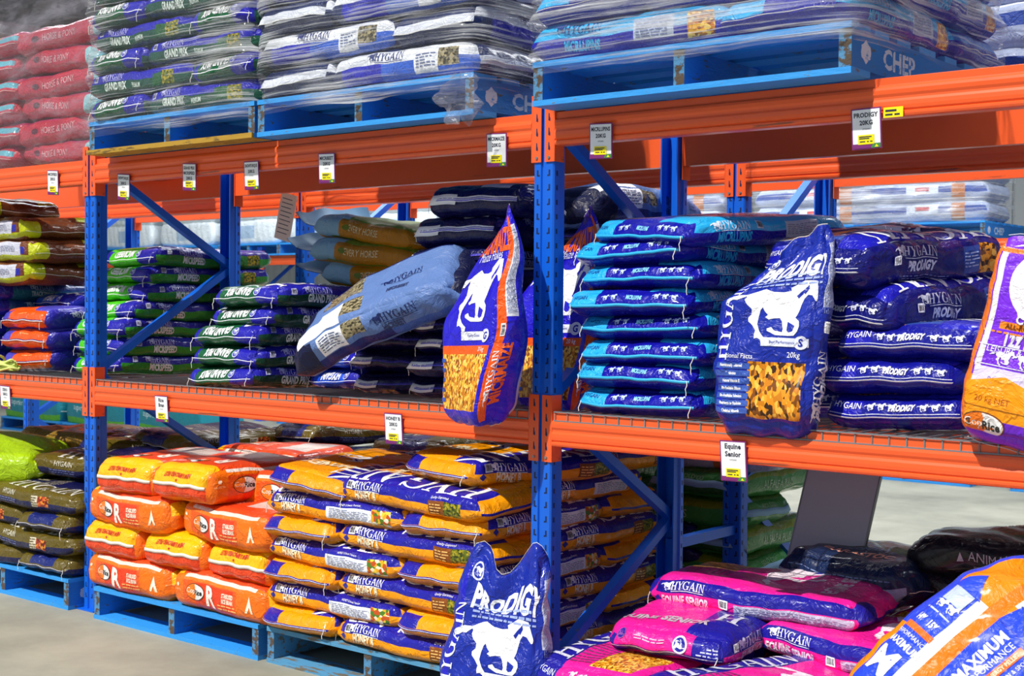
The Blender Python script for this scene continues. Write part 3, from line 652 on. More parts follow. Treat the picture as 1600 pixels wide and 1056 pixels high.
K('seniorrev', **{**KINDS['senior'], 'blocks': [('S', -1, 1, -.15, 1, PN), ('W', -1, 1, -1, -.35, PN), ('W', .5, 1, -1, 1, PN), ('W', -1, -.85, -1, .3, PN), ('T', -1, 1, -1, -.3, PN)],
  'decals': [('T', -.72, .33, 90+180, '#C8BCC8', 'text', 'EQUINE SENIOR', 'cond', .055), ('T', -.45, -.64, 90+180, '#D4D6E8', 'serif', 'H', .11), ('T', -.1, -.64, 90+180, '#D4D6E8', 'serif', 'Y', .11), ('W', .30, .15, 180, '#E4E8F8', 'seal', .027), ('W', -.75, .4, 180, '#8A4AA0', 'seal', .018), ('W', -.25, .25, 180, '#F8B8DC', 'lines', .12, .018, 2), ('W', .72, .0, 180, '#C8CCEC', 'lines', .08, .03, 3),
             ('W', 0, -.38, 0, '#E4DCEC', 'rect', .42, .003)] + side_logo('S', -.5, .3, .030, '#D4D6EC', 'EQUINE SENIOR', '#E8C8DC', .026, -.5) + [('S', -.85, .2, 0, '#D8D8E8', 'barcode', .03, .026)]})
K('alfalfa', dim=(.72, .45, .125), base='#358C3C', ink1='#358C3C', p=dict(rz=.05, lump=.008, pinch=.35), blocks=[('S', -1, 1, .35, 1, '#7A8C1C'), ('T', -1, 1, -1, 1, '#3E6A1C'), ('W', -1, 1, -1, .1, '#1E5A2C')],
  decals=[('S', -.1, -.15, 0, '#A8CCA8', 'text', 'ALFALFA PLUS', 'sans', .034), ('W', 0, .45, 0, '#9CC49C', 'text', 'GOLD CO', 'sans', .022), ('E', 0, .45, 0, '#9CC49C', 'text', 'GOLD CO', 'sans', .022)], tapes=[('E', 0, .26, 'bluetape', (.04, .0)), ('W', 0, .26, 'bluetape', (.05, .05))])
K('alfside', **{**KINDS['alfalfa']})
K('pony', dim=(.74, .45, .115), base='#C22E44', ink1='#C22E44', p=dict(rz=.045, lump=.008), blocks=[('W', -1, 1, .0, .6, '#64B8CC'), ('T', -1, 1, -1, 0, '#B01E5C'), ('T', -1, -.6, 0, 1, '#C8C81C'), ('S', .8, 1, -1, 1, '#9CD4DC'), ('E', -1, 1, -.2, .6, '#64B8CC')],
  decals=[('S', .05, 0, 0, '#E8B8BC', 'text', 'HORSE & PONY', 'sans', .032), ('S', -.5, 0, 0, '#5A1E2C', 'disc', .028, .014)])
K('wrapprix', **{**KINDS['prix'], 'dim': (.745, .42, .105), 'base': '#0E4A38'})
K('wrapbeet', dim=(.745, .42, .125), base='#1A2A5C', ink1='#1A2A5C', p=dict(rz=.045), blocks=[('S', -1, 1, .1, 1, '#E8ECF4'), ('S', -.6, 1, -1, .1, '#2A5CC8'), ('S', -.8, -.2, -1, .1, '#1E1EB4'), ('S', .25, .55, -.7, .7, '#E8ECF4'), ('S', .55, .80, -.4, .6, 'seeds'), ('W', -1, 1, -.3, .3, '#DDE2EE'), ('E', -1, 1, -.5, .0, '#D0D6E8')],
  decals=[('S', -.1, .52, 0, '#1C2A78', 'logo', .030), ('S', .4, .0, 0, '#6A76A0', 'lines', .09, .05, 5)])
K('wrapcyan', dim=(.745, .42, .12), base='#1E1EA4', ink1='#1E1EA4', p=dict(rz=.045), blocks=[('S', -1, 1, .0, 1, '#2CB0EC'), ('T', -1, 1, -1, 0, '#2CB0EC'), ('S', .1, .5, -.5, .6, '#B8C4DC'), ('W', -1, -.2, -.2, 1, '#2CB0EC'), ('E', -1, 1, .0, .5, '#1E6CC8'), ('S', .62, .85, -.7, .6, 'flakes')],
  decals=side_logo('S', -.45, .5, .03, '#0C3C8C', 'MICRLUPINS', CY, .030, -.4) + [('S', .3, 0, 0, '#7C86B0', 'lines', .13, .05, 6)])
K('farsilver', dim=(1.12, .6, .17), base='#A8B4D0', ink1='#8CA4CC', p=dict(rz=.06), blocks=[('S', -1, 1, -.1, .5, '#3A52A0'), ('S', -.2, .3, -.2, .7, '#DCE4F0'), ('S', .5, .7, -1, 1, '#C07840'), ('T', -1, 1, -1, 1, '#DCE4F0')], decals=[('S', .05, .3, 0, '#C83C3C', 'rect', .12, .03)])
K('farnavy', dim=(1.12, .6, .17), base='#2C3C7A', ink1='#2C3C7A', p=dict(rz=.06), blocks=[('S', -1, 1, -1, -.55, '#A82C78'), ('T', -1, 1, -1, 1, '#5A6CA0')], decals=[('S', .0, .2, 0, '#D8DCEC', 'text', 'EasiResult', 'bold', .055), ('S', .0, -.4, 0, '#7C88B8', 'lines', .4, .02, 1)])
K('farwhite', dim=(1.1, .6, .30), base='#DCE4E8', ink1='#DCE4E8', p=dict(rz=.06), blocks=[('S', -.3, .2, -.5, .5, '#A8C0D8')])
K('farblack', dim=(.74, .46, .13), base='#1A1810', ink1='#1A1810', p=dict(rz=.05), blocks=[('S', -1, 1, -.1, .6, '#8A6A10'), ('T', -1, 1, -.5, .5, '#8A6A10'), ('W', -1, 1, .2, 1, '#8A6A10')])
K('farteal', dim=(1.1, .55, .30), base='#1E8494', ink1='#1E8494', p=dict(rz=.03, pinch=.05, crown=.03, mat='soft'), blocks=[('S', -1, 1, -1, -.5, '#58A82C')], decals=[('S', -.3, .1, 0, '#D8ECF0', 'text', 'superior cover', 'sans', .06)])
K('barastoc', dim=(.48, .42, .15), base='#14264E', ink1='#14264E', p=dict(rz=.06, lump=.01, pinch=.5, wrinkle=.006), blocks=[('S', -1, 1, -1, .0, '#8C98B8'), ('T', -1, 1, -.05, 1, '#3A5238'), ('T', -.2, .5, .3, .8, '#8A7A60')],
  decals=[('T', .05, -.42, 0, '#E8A48C', 'text', 'BARASTOC', 'bold', .042), ('T', .1, -.12, 0, '#7C98C8', 'text', 'COMPLETE', 'sans', .030), ('S', 0, .35, 0, '#6C80B0', 'lines', .4, .01, 1), ('E', 0, .1, 0, '#C8CCD8', 'text', '20kg', 'sans', .03)])
K('animal', dim=(.62, .42, .13), base='#16171E', ink1='#16171E', p=dict(rz=.05, lump=.010, pinch=.45, wrinkle=.005), blocks=[('T', -1, 1, -.3, 1, '#1E4A28'), ('T', -.6, .3, -.1, .6, '#7A4A28'), ('T', -1, 1, .7, 1, '#D8C4B0'), ('T', .3, .9, -.2, .2, '#C8C8C0')],
  decals=[('S', .05, .2, 0, '#C8CAD4', 'text', 'ANIMAL FOOD', 'sans', .030), ('S', .1, -.3, 0, '#7A7C8C', 'lines', .25, .02, 1), ('S', -.45, .15, 0, '#C8CAD4', 'poly', ((-.012, -.015), (.012, -.015), (0, .015))), ('T', .1, .84, 0, '#E8541C', 'text', 'BARASTOC', 'bold', .030)])
K('lime', dim=(.62, .45, .16), base='#A8CC10', ink1='#A8CC10', p=dict(rz=.06, lump=.012, pinch=.6), blocks=[], decals=[('S', .2, -.2, 0, '#DCE88C', 'lines', .15, .02, 1)])
K('ochre', dim=(.66, .45, .11), base='#8C6A1C', ink1='#8C6A1C', p=dict(rz=.045, lump=.01), blocks=[('W', -1, 1, -1, -.2, '#20246C')], decals=[('T', -.3, 0, 90, '#3A2C18', 'text', 'REGUMATE', 'sans', .05)] if 0 else [('T', -.3, 0, 90, '#4A3A1C', 'lines', .3, .05, 2)])

def taper(P, a, t0, t1, k=2.0, T=.16):
    """squeeze the thickness towards the top end (a=+1)"""
    s = (a+1)/2; f = t0+(t1-t0)*s**k; P[:, 2] = T/2+(P[:, 2]-T/2)*f; return P

def warp_maize(P, Q):
    a = Q[:, 0]; s = np.clip((a+1)/2, 0, 1); P = taper(P, a, 1.0, .10, 1.7, .17)
    w = 1-.86*np.clip((s-.50)/.50, 0, 1)**1.05; P[:, 1] *= w*(.68+.32*np.clip(s/.45, 0, 1)); P[:, 1] += .05*np.clip((s-.5)/.5, 0, 1)*-1.8; P[:, 0] -= .05*np.clip(Q[:, 2], 0, 1)*(1-s)**3
    P[:, 2] += .012*np.sin(s*16+Q[:, 1]*2)*s; P[:, 1] += -.02*np.sin(s*9)*s; P[:, 0] += -.02*Q[:, 1]*s
    return P
def warp_prod(P, Q):
    a, b, c = Q[:, 0], Q[:, 1], Q[:, 2]; s = np.clip((a+1)/2, 0, 1); P = taper(P, a, 1.0, .22, 2.2, .15)
    fold = np.clip((s-.74)/.26, 0, 1)
    P[:, 2] += .02*np.sin(b*7+1)*fold + .016*np.sin(b*3.2+s*14)*np.clip(s-.55, 0, 1)*2
    P[:, 1] *= 1-.10*np.sin(np.clip((s-.5)/.5, 0, 1)*3.1)-.12*fold; P[:, 0] += -.055*fold*np.cos(b*4.5)-.02*fold*b
    return P
def warp_mid(P, Q):
    a, b, c = Q[:, 0], Q[:, 1], Q[:, 2]; s = np.clip((a+1)/2, 0, 1); P = taper(P, a, 1.0, .15, 2.0, .16)
    top = np.clip((s-.62)/.38, 0, 1)
    P[:, 1] -= .10*top**1.1; P[:, 1] *= 1-.45*top; P[:, 2] -= .07*top**1.3; P[:, 0] -= .06*top*(b+1)*.9
    P[:, 2] += .016*np.sin(b*5+s*12)*top + .006*np.sin(s*20+b*2)
    return P
def warp_flat(P, Q):
    s = np.clip((Q[:, 0]+1)/2, 0, 1); P = taper(P, Q[:, 0], 1.0, .55, 3, .14); P[:, 2] += .008*np.sin(s*9); return P
def warp_max(P, Q):
    a, b, c = Q[:, 0], Q[:, 1], Q[:, 2]; s = np.clip((a+1)/2, 0, 1); f = 1-.75*np.clip((s-.72)/.28, 0, 1)**1.6
    P[:, 2] = .09+(P[:, 2]-.09)*f; P[:, 1] *= 1-.35*np.clip((s-.7)/.3, 0, 1); P[:, 2] += .02*np.sin(b*6+s*8)*np.clip(s-.7, 0, 1)*3
    P[:, 2] -= .05*(s-.5)**2*2
    return P
MZ = '#2418C8'
K('maize', dim=(.685, .385, .17), base=MZ, ink1=MZ, fine=True, p=dict(rx=.05, ry=.05, rz=.085, pinch=.25, crown=.1, lump=.006, wrinkle=.004, warp=warp_maize),
  blocks=[('T', -.86, -.36, -.82, .9, 'flakes'), ('T', -.36, -.28, -.82, .9, '#F25A0C'), ('T', -.86, -.36, .76, .9, MZ), ('S', -1, 1, .62, 1, '#F25A0C'), ('T', -1, 1, -1, -.92, '#F25A0C'), ('S', -.02, .86, -.05, .62, '#DDE0EC'), ('E', -1, 1, -1, 1, '#3A1C8C'), ('B', .5, 1, -1, 1, '#B8BCD0')],
  decals=[('T', .20, .06, -90, W_, 'horse', .25), ('T', .74, -.1, -90, '#F2601C', 'text', 'MICRMAIZE', 'cond', .075), ('T', .60, -.1, -90, W_, 'text', 'Maize Flakes', 'sans', .034), ('T', -.19, -.3, -90, '#E4E6F4', 'rect', .16, .028), ('T', -.19, -.66, -90, '#E4E6F4', 'disc', .022, .022), ('T', -.32, -.60, -90, W_, 'text', '20 kg', 'sans', .015),
          ('T', -.19, -.28, -90, '#2A2AA0', 'text', 'Healthy Grains', 'sans', .010), ('T', -.19, -.66, -90, '#2018A8', 'text', 'G', 'bold', .024),
          ('S', -.52, .80, 0, W_, 'logo', .026), ('S', -.55, .35, 0, '#F2601C', 'text', 'MICRMAIZE', 'cond', .042), ('S', .42, .28, 0, '#8A90B4', 'lines', .28, .045, 7), ('S', -.14, .80, 0, W_, 'barcode', .04, .024)]
        + [('T', -.42-.09*i, .83, -90, '#3858B8', 'rect', .07, .012) for i in range(5)])
PD = '#142A9C'
def prodart():
    d = [('T', .14, .0, -90, W_, 'horse', .215), ('T', .64, -.25, -90, '#F0F2FA', 'text', 'PRODIGY', 'ital', .066), ('T', .50, -.2, -90, '#9CACE0', 'lines', .26, .05, 3), ('T', -.17, -.42, -90, '#DDE2F6', 'rect', .15, .026), ('T', -.17, -.74, -90, '#DDE2F6', 'disc', .021, .021), ('T', -.17, -.74, -90, '#142A9C', 'text', 'S', 'bold', .024),
         ('T', -.17, -.38, -90, '#3848A0', 'text', 'Best Performance', 'sans', .009), ('T', -.30, -.62, -90, W_, 'text', '20kg', 'sans', .018), ('T', -.32, .58, -90, W_, 'text', 'Nutritional Facts', 'sans', .015),
         ('T', .1, .88, 0, '#E4E8F8', 'serif', 'HYGAIN', .058), ('S', -.5, .3, 0, W_, 'logo', .034), ('S', -.62, -.15, 0, W_, 'text', 'PRODIGY', 'ital', .036), ('S', .0, .1, 0, W_, 'barcode', .035, .045), ('S', .52, .2, 0, '#7A86B8', 'lines', .24, .05, 8), ('T', .84, .6, -90, '#D8DCF4', 'seal', .024)]
    for i, t in enumerate(('Nutritionally Balanced', 'Probiotics', 'Natural Vitamin E', 'Bio-Available Silicon', 'Bio-Available Selenium', 'Nutrients to Maximise', 'Chelated Minerals')):
        d += [('T', -.42-.075*i, .62, -90, '#3C5CB4', 'rect', .125, .018), ('T', -.42-.075*i, .60, -90, W_, 'text', t, 'cond', .009)]
    return d
KW = dict(base=PD, ink1=PD, fine=True, decals=prodart(), blocks=[('T', -.94, -.37, -.88, .28, 'pellets'), ('S', .2, .86, -.3, .62, '#C4C8DC'), ('T', -1, 1, .78, 1, '#1C1CB8')])
K('produpright', dim=(.60, .355, .14), p=dict(rx=.04, ry=.04, rz=.06, pinch=.2, crown=.12, lump=.007, wrinkle=.006, warp=warp_prod), **KW)
K('prodmid', dim=(.62, .325, .13), p=dict(rx=.04, ry=.04, rz=.065, pinch=.2, crown=.12, lump=.007, wrinkle=.005, warp=warp_mid), **KW)
PU = '#7A2CE0'
K('cool', dim=(.520, .40, .13), base=PU, ink1=PU, fine=True, lift=.0004, p=dict(rx=.02, ry=.02, rz=.05, pinch=.15, crown=.1, lump=.004, wrinkle=.002, warp=warp_flat),
  blocks=[('T', -1, -.56, -1, 1, '#F89A0C'), ('T', -1, -.84, -1, .55, '#6A22C4'), ('N', -1, -.3, -1, 1, '#F47A1C'), ('T', -1, -.4, .88, 1, '#F89A0C'), ('T', -.3, .92, .86, .95, '#EFE8E4'), ('N', -1, 1, -1, 1, '#F47A1C'), ('T', .92, 1, -1, 1, '#F4701C'), ('T', .12, .20, -.8, .76, '#F88A1C')],
  decals=[('T', .62, -.05, -90, '#F8F4FC', 'disc', .095, .100), ('T', .62, -.05, -90, PU, 'disc', .048, .062), ('T', .62, -.42, -90, PU, 'rect', .08, .035), ('T', .34, -.15, -90, '#F8F4FC', 'text', 'COOL', 'bold', .044), ('T', .245, -.30, -90, '#F8F4FC', 'text', 'CONDITIONER', 'bold', .024),
          ('T', .16, -.1, -90, '#7A3A10', 'text', 'ALL-ROUNDER PELLET', 'bold', .014), ('T', .02, .52, -90, '#F0E8FC', 'text', '12%', 'cond', .036), ('T', .02, .05, -90, '#F0E8FC', 'text', '12 DE', 'cond', .036), ('T', .02, -.45, -90, '#F0E8FC', 'text', '7%', 'cond', .036), ('T', .085, .0, -90, '#F88A1C', 'lines', .26, .012, 1),
          ('T', -.10, -.05, -90, '#F0E8FC', 'text', 'LEISURE & RECREATION', 'sans', .017), ('T', -.065, -.02, -90, '#F0E8FC', 'rect', .33, .0025), ('T', -.27, -.02, -90, '#F0E8FC', 'rect', .33, .0025)]
        + [('T', -.18, .62-.3*i, -90, '#F0E8FC', 'horse', .045) for i in range(5)]
        + [('T', -.44, .18, -90, '#D8CCEC', 'rect', .17, .075), ('T', -.43, .20, -90, '#8A7CB4', 'text', 'Rice Bran', 'thin', .022), ('T', -.56, .18, -90, '#F89A0C', 'poly', ((-.17, -.04), (.17, -.04), (.17, -.01), (0, .05), (-.17, 0))), ('T', -.64, .28, -90, '#B0540C', 'text', '20 kg NET', 'sans', .017),
           ('T', -.90, .36, -90, W_, 'rice', .052)])
KINDS['cool']['decals'] = [(d[0], d[1], d[2]+(.32 if d[2] < .5 and 'horse' not in d else 0))+d[3:] for d in KINDS['cool']['decals']]
MO = '#F08A08'; MBL = '#2848DC'
K('maximum', dim=(.64, .36, .16), base=MO, ink1=MBL, fine=True, p=dict(rx=.07, ry=.06, rz=.07, pinch=.3, crown=.15, lump=.006, wrinkle=.003, warp=warp_max),
  blocks=[('T', -1, .30, -1, 1, MBL), ('T', -1, 1, .02, .24, '#F07808'), ('T', -1, .32, .24, .42, '#F4F2EE'), ('S', -1, 1, -1, .3, '#F07808'), ('S', -1, .3, .3, 1, MBL), ('W', -1, 1, -1, 1, MBL), ('N', -1, .2, .0, 1, MBL)],
  decals=[('T', -.44, -.42, 0, W_, 'text', 'M', 'bold', .085), ('T', -.01, -.20, 0, W_, 'text', 'MAXIMUM', 'bold', .028), ('T', -.01, -.36, 0, W_, 'text', 'PERFORMANCE', 'sans', .018), ('T', -.01, -.50, 0, '#F06A1C', 'rect', .17, .020), ('T', -.01, -.50, 0, '#FBD8B8', 'text', 'HIGH ENERGY PELLET', 'bold', .011), ('T', -.01, -.64, 0, W_, 'text', 'COMPETITION & SPORT', 'sans', .012),
          ('T', -.80, -.45, 0, W_, 'rice', .055), ('T', .60, -.20, 0, '#E8E8EC', 'barcode', .085, .075), ('T', -.56, .70, -90, W_, 'text', 'M', 'bold', .075), ('T', -.36, .68, -90, W_, 'text', 'MAXIMUM', 'bold', .020), ('T', -.27, .68, -90, W_, 'text', 'PERFORMANCE', 'sans', .013), ('T', -.19, .68, -90, '#F06A1C', 'rect', .10, .018), ('T', -.09, .68, -90, W_, 'text', '14%  15%', 'cond', .020), ('T', .02, .68, -90, '#C8D0F4', 'lines', .10, .012, 1),
          ('T', .10, .58, -90, W_, 'horse', .03), ('T', .10, .78, -90, W_, 'horse', .03), ('T', .22, .66, -90, '#B8C4E8', 'rect', .07, .05),
          ('T', .30, .66, 0, MBL, 'poly', ((0, -.05), (.07, 0), (0, .06))), ('T', .30, -.42, 0, MBL, 'poly', ((0, -.085), (.07, -.06), (.03, .0), (.08, .06), (0, .08)))])
K('maxend', **{**KINDS['maximum'], 'fine': False, 'dim': (.62, .44, .16), 'decals': [('T', .25, -.3, -90, MBL, 'rect', .14, .13), ('T', .35, -.3, -90, '#D8DCF8', 'text', 'MAXIMUM', 'bold', .022), ('T', .16, -.3, -90, '#F06A1C', 'rect', .11, .03), ('T', -.4, .4, -90, W_, 'text', 'M', 'bold', .14), ('T', .3, .4, -90, '#C8D0F4', 'lines', .15, .05, 4)],
  'blocks': [('T', -1, -.1, .1, 1, MBL), ('T', -1, -.2, -.2, .1, '#F4F2EE'), ('W', -1, 1, -1, 1, '#F07808')]})

# ------------------------------------------------------------------ the setting
def plane(name, x0, x1, y0, y1, z, mat, th=.1):
    mb = MB(); mb.box(x0, x1, y0, y1, z-th, z, mat); return setp(mb.build(name), kind='structure')
plane('floor', -24, 12, -12, 26, 0, 'concrete')
mb = MB(); mb.box(-24, 12, 14.0, 14.2, 0, 7.2, 'shedwall')
for i in range(180): mb.box(-24+i*.2, -24+i*.2+.03, 13.96, 14.0, 0, 7.2, 'shedwall')
setp(mb.build('wall_back'), kind='structure')
mb = MB(); mb.box(-24.2, -24, -2.2, 14.2, 0, 7.2, 'shedwall'); setp(mb.build('wall_side'), kind='structure')
mb = MB(); mb.box(-24.2, 12, -1.6, 14.2, 7.2, 7.3, 'shedroof')  # unseen roof: keeps the inside dark, stops short in front for the sun
for x in (-20, -14, -8, -2, 4, 10): mb.box(x-.1, x+.1, -1.6, 14, 6.9, 7.2, 'steel')
setp(mb.build('ceiling'), kind='structure')

# ------------------------------------------------------------------ pallet racking
BAY = 2.74; HL = .990; HU = 2.0435; DEP = .885; GAP = .457; BH = .118
DECK = HL+BH+.006
C_OUT = [(-.045, .006), (-.040, 0), (-.012, 0), (-.009, .007), (.009, .007), (.012, 0), (.040, 0), (.045, .006), (.047, .030), (.040, .036), (.040, .070), (.034, .070), (.034, .034), (.039, .028), (.038, .008), (-.038, .008), (-.039, .028), (-.034, .034), (-.034, .070), (-.040, .070), (-.040, .036), (-.047, .030)]
def post_mesh(h, flip):
    mb = MB(); prof = [(x, DEP-y) for x, y in C_OUT][::-1] if flip else C_OUT
    mb.prism(prof, 0, h, 'blue', axis='z')
    yf = DEP+.0004 if flip else -.0004; s = -1 if flip else 1
    z = .06
    while z < h-.03:
        for sx in (-1, 1):
            x = sx*.026
            pts = [(x-.0035, z), (x+.0035, z), (x+.0035, z+.022), (x-.0035, z+.022)]
            foot = [(x-.0035, z-.002), (x-.0035-.006 if sx > 0 else x-.0035, z-.002), (x-.0035-.006 if sx > 0 else x-.0035, z+.005), (x-.0035, z+.005)]
            mb.add([(a, yf, c) for a, c in pts], [(0, 1, 2, 3)], 'slot')
            if sx > 0: mb.add([(x-.0095, yf, z-.001), (x-.003, yf, z-.001), (x-.003, yf, z+.005), (x-.0095, yf, z+.005)], [(0, 1, 2, 3)], 'slot')
            else: mb.add([(x+.003, yf, z-.001), (x+.0095, yf, z-.001), (x+.0095, yf, z+.005), (x+.003, yf, z+.005)], [(0, 1, 2, 3)], 'slot')
            # the holes of the side face
            ys = DEP-.018 if flip else .018
            mb.add([(sx*.0466, ys-.004, z), (sx*.0466, ys+.004, z), (sx*.0466, ys+.004, z+.018), (sx*.0466, ys-.004, z+.018)], [(0, 1, 2, 3)], 'slot')
        z += .0508
    return mb.mesh('upright')
PM = {False: post_mesh(2.19, False), True: post_mesh(2.19, True)}
def frame(X, Y, label, group, zig, far=False):
    o = empty('rack_frame', (X, Y, 0), 0, label, 'rack frame', group)
    obj('upright', PM[False], o); obj('upright', PM[True], o)
    for a, b_ in zig:
        mb = MB(); mb.bar((0, a[0], a[1]), (0, b_[0], b_[1]), .034, .040, 'blue', up=(1, 0, 0)); mb.build('brace', o)
    for y in (.035, DEP-.035):
        mb = MB(); mb.box(-.07, .07, y-.06, y+.06, 0, .006, 'blue')
        for bx in (-.055, .055): mb.tube([(bx, y, .006), (bx, y, .016)], .010, 'steel', 6)
        mb.build('foot_plate', o)
    return o
ZA = [((.05, 2.14), (.84, 1.68)), ((.84, 1.66), (.05, 1.16)), ((.05, 1.13), (.84, .65)), ((.84, .63), (.05, .19))]
ZB = [((.84, 2.18), (.05, 1.62)), ((.05, 1.60), (.84, 1.16)), ((.84, 1.14), (.05, .70)), ((.05, .68), (.84, .16))]
Y2 = DEP+GAP
nm = {-2: 'two bays beyond the stack of orange rice bran sacks', -1: 'behind the orange rice bran pile', 0: 'with the white-horse sacks leaning against it'}
for k in (-2, -1, 0, 1):
    frame(k*BAY, 0, 'blue slotted rack frame, near run, %s' % {-2: 'beyond the teal sacks, far end', -1: 'between the green sacks and the dark green sacks', 0: 'beside the upright orange and blue sack', 1: 'past the purple sack'}[k], 'blue frames of the near rack', ZA)
    frame(k*BAY, Y2, 'blue slotted rack frame, rear run, %s' % {-2: 'beyond the teal sacks, far end', -1: 'behind the pale blue and gold sacks', 0: 'behind the cyan and blue sacks', 1: 'behind the purple sack'}[k], 'blue frames of the rear rack', ZB)
    mb = MB(); mb.box(-.02, .02, DEP-.03, Y2+.05, .51, .55, 'blue')
    mb.tube([(.021, DEP-.01, .53), (.030, DEP-.01, .53)], .008, 'steel', 6); mb.tube([(.021, Y2+.02, .53), (.030, Y2+.02, .53)], .008, 'steel', 6)
    o = mb.build('row_spacer', None, (k*BAY, 0, 0)); setp(o, 'blue horizontal spacer bar joining the two rack runs, %s' % {-2: 'far end', -1: 'behind the rice bran pile', 0: 'behind the honey-coloured pile', 1: 'past the purple sack'}[k], 'rack spacer', 'row spacers')

BP = [(.045, 0), (.003, 0), (-.004, .003), (-.0065, .009), (-.0065, .015), (-.0015, .019), (-.006, .024), (-.0075, .034), (-.0068, .046), (-.003, .054), (-.003, .060), (-.007, .068), (-.0085, .080), (-.006, .088), (.002, .093), (.003, .097), (.002, .116), (.005, .118), (.045, .118)]
def conn_mesh(side, front):
    """end plate that hooks over a post: side +1 = at the beam's start"""
    s = side; mb = MB(); f = 1 if front else -1
    def X(x0, x1): return (min(x0, x1), max(x0, x1))
    def Y(a, b): return (min(a, b), max(a, b))
    x0, x1 = X(s*.008, s*.047); y0, y1 = Y(-f*.0055, -f*.0015)
    mb.box(x0, x1, y0, y1, -.055, .180, 'orange')
    x0, x1 = X(s*.0475, s*.0515); y0, y1 = Y(-f*.0055, f*.050); mb.box(x0, x1, y0, y1, -.055, .180, 'orange')
    yy = -f*.006
    for i in range(4):
        z = -.012+i*.0508
        if i == 4: break
        x = s*.027
        pts = [(x-.0035, z), (x+.0045, z-.004), (x+.0055, z+.006), (x+.0025, z+.013), (x+.0015, z+.024), (x-.0025, z+.026)]
        mb.add([(a, yy, c) for a, c in pts], [tuple(range(6))], 'slot')
    mb.tube([(s*.027, -f*.0055, -.040), (s*.027, -f*.0095, -.040)], .0055, 'steel', 6)
    return mb.mesh('end_connector')
CM = {(s, f): conn_mesh(s, f) for s in (1, -1) for f in (True, False)}
def beam_mesh(front):
    mb = MB(); pr = BP if front else [(-y, z) for y, z in BP][::-1]
    mb.prism(pr, .0515, BAY-.0515, 'orange'); return mb.mesh('rack_beam')
BM = {True: beam_mesh(True), False: beam_mesh(False)}
def beam(X, Y, z, front, label, group):
    o = obj('rack_beam', BM[front], None, (X, Y, z)); setp(o, label, 'rack beam', group)
    obj('end_connector', CM[(1, front)], o); obj('end_connector', CM[(-1, front)], o, (BAY, 0, 0))
    return o
def deck_mesh():
    mb = MB(); x = .062; w = .0022
    while x < BAY-.055:
        mb.box(x-w, x+w, .012, DEP-.012, .002, .002+2*w, 'wire'); mb.box(x-w, x+w, -.0012, .0015, -.026, .004, 'wire')
        mb.box(x-w, x+w, -.0012, .014, .002, .002+2*w, 'wire'); x += .0535
    for y in (.06, .16, .26, .36, .46, .56, .66, .76, .84): mb.box(.058, BAY-.058, y-w, y+w, -.0024, .002, 'wire')
    for z in (-.026, .0045): mb.box(.058, BAY-.058, -.0044, -.001, z-w, z+w, 'wire')
    for x in (.25, .75, 1.25, 1.75, 2.25): mb.box(x, x+.04, .046, DEP-.046, -.028, -.003, 'wire')
    return mb.mesh('wire_shelf_deck')
DM = deck_mesh()
bayname = {-2: 'the teal sack bay', -1: 'the dark green sack bay', 0: 'the cyan sack bay'}
for k in (-2, -1, 0):
    X = k*BAY
    for lv, z in (('middle', HL), ('upper', HU)):
        beam(X, 0, z, True, 'orange front %s-level beam of %s' % (lv, bayname[k]), 'orange front beams')
        beam(X, DEP, z, False, 'orange rear %s-level beam of %s' % (lv, bayname[k]), 'orange inner beams')
    for lv, z in (('middle', HL), ('upper', HU-.03)):
        beam(X, Y2, z, True, 'orange %s-level beam, rear run, aisle side, behind %s' % (lv, bayname[k]), 'orange beams of the rear run')
        beam(X, Y2+DEP, z+(.045 if lv == 'upper' else 0), False, 'orange %s-level beam, rear run, outermost, behind %s' % (lv, bayname[k]), 'orange outermost beams of the rear run')
    o = obj('wire_shelf_deck', DM, None, (X, 0, HL+BH)); setp(o, 'grey wire mesh shelf deck under the sacks in %s' % bayname[k], 'wire shelf', 'wire shelf decks')
    for yy in (.0, .02):
        pass

# ------------------------------------------------------------------ pallets
def pallet_meshes(old=False):
    bd = 'palletold' if old else 'palletlight'; bs = 'palletold' if old else 'pallet'; out = []
    rr = random.Random(4)
    for i, x in enumerate((0, .5625, 1.125)):
        mb = MB(); mb.box(x, x+.04, .004, 1.161, .019, .131, bs)
        mb.add([(x, .0035, .019), (x+.04, .0035, .019), (x+.04, .0035, .131), (x, .0035, .131)], [(0, 1, 2, 3)], 'palletend')
        if i == 2:
            V, F = raw_text('CHEP', 'bold'); v = [(x+.0405, .34+a*.075, .073+b_*.060) for a, b_ in V]; mb.add(v, F, 'chep')
            mb.add([(x+.0405, .10+.035*math.cos(t*.5236), .073+.036*math.sin(t*.5236)*(1 if t % 2 else .72)) for t in range(12)], [tuple(range(12))], 'chep')
        out.append(('bearer', mb.mesh('bearer')))
    tops = [(0, .13), (.16, .26), (.32, .42), (.49, .62), (.70, .80), (.87, .97), (1.035, 1.165)]
    for a, b_ in tops:
        mb = MB(); mb.box(-.001, 1.166, a, b_, .131, .150, bd); out.append(('deck_board', mb.mesh('deck_board')))
    for a, b_ in ((0, .13), (.5, .62), (1.035, 1.165)):
        mb = MB(); mb.box(-.001, 1.166, a, b_, 0, .019, bd); out.append(('bottom_board', mb.mesh('bottom_board')))
    return out
PAL = pallet_meshes(); PALOLD = pallet_meshes(True)
def pallet(x, y, z, label, old=False, rz=0, group='blue timber pallets'):
    o = empty('pallet', (x, y, z), R(rz), label, 'pallet', group)
    for nm, me in (PALOLD if old else PAL): obj(nm, me, o)
    return o

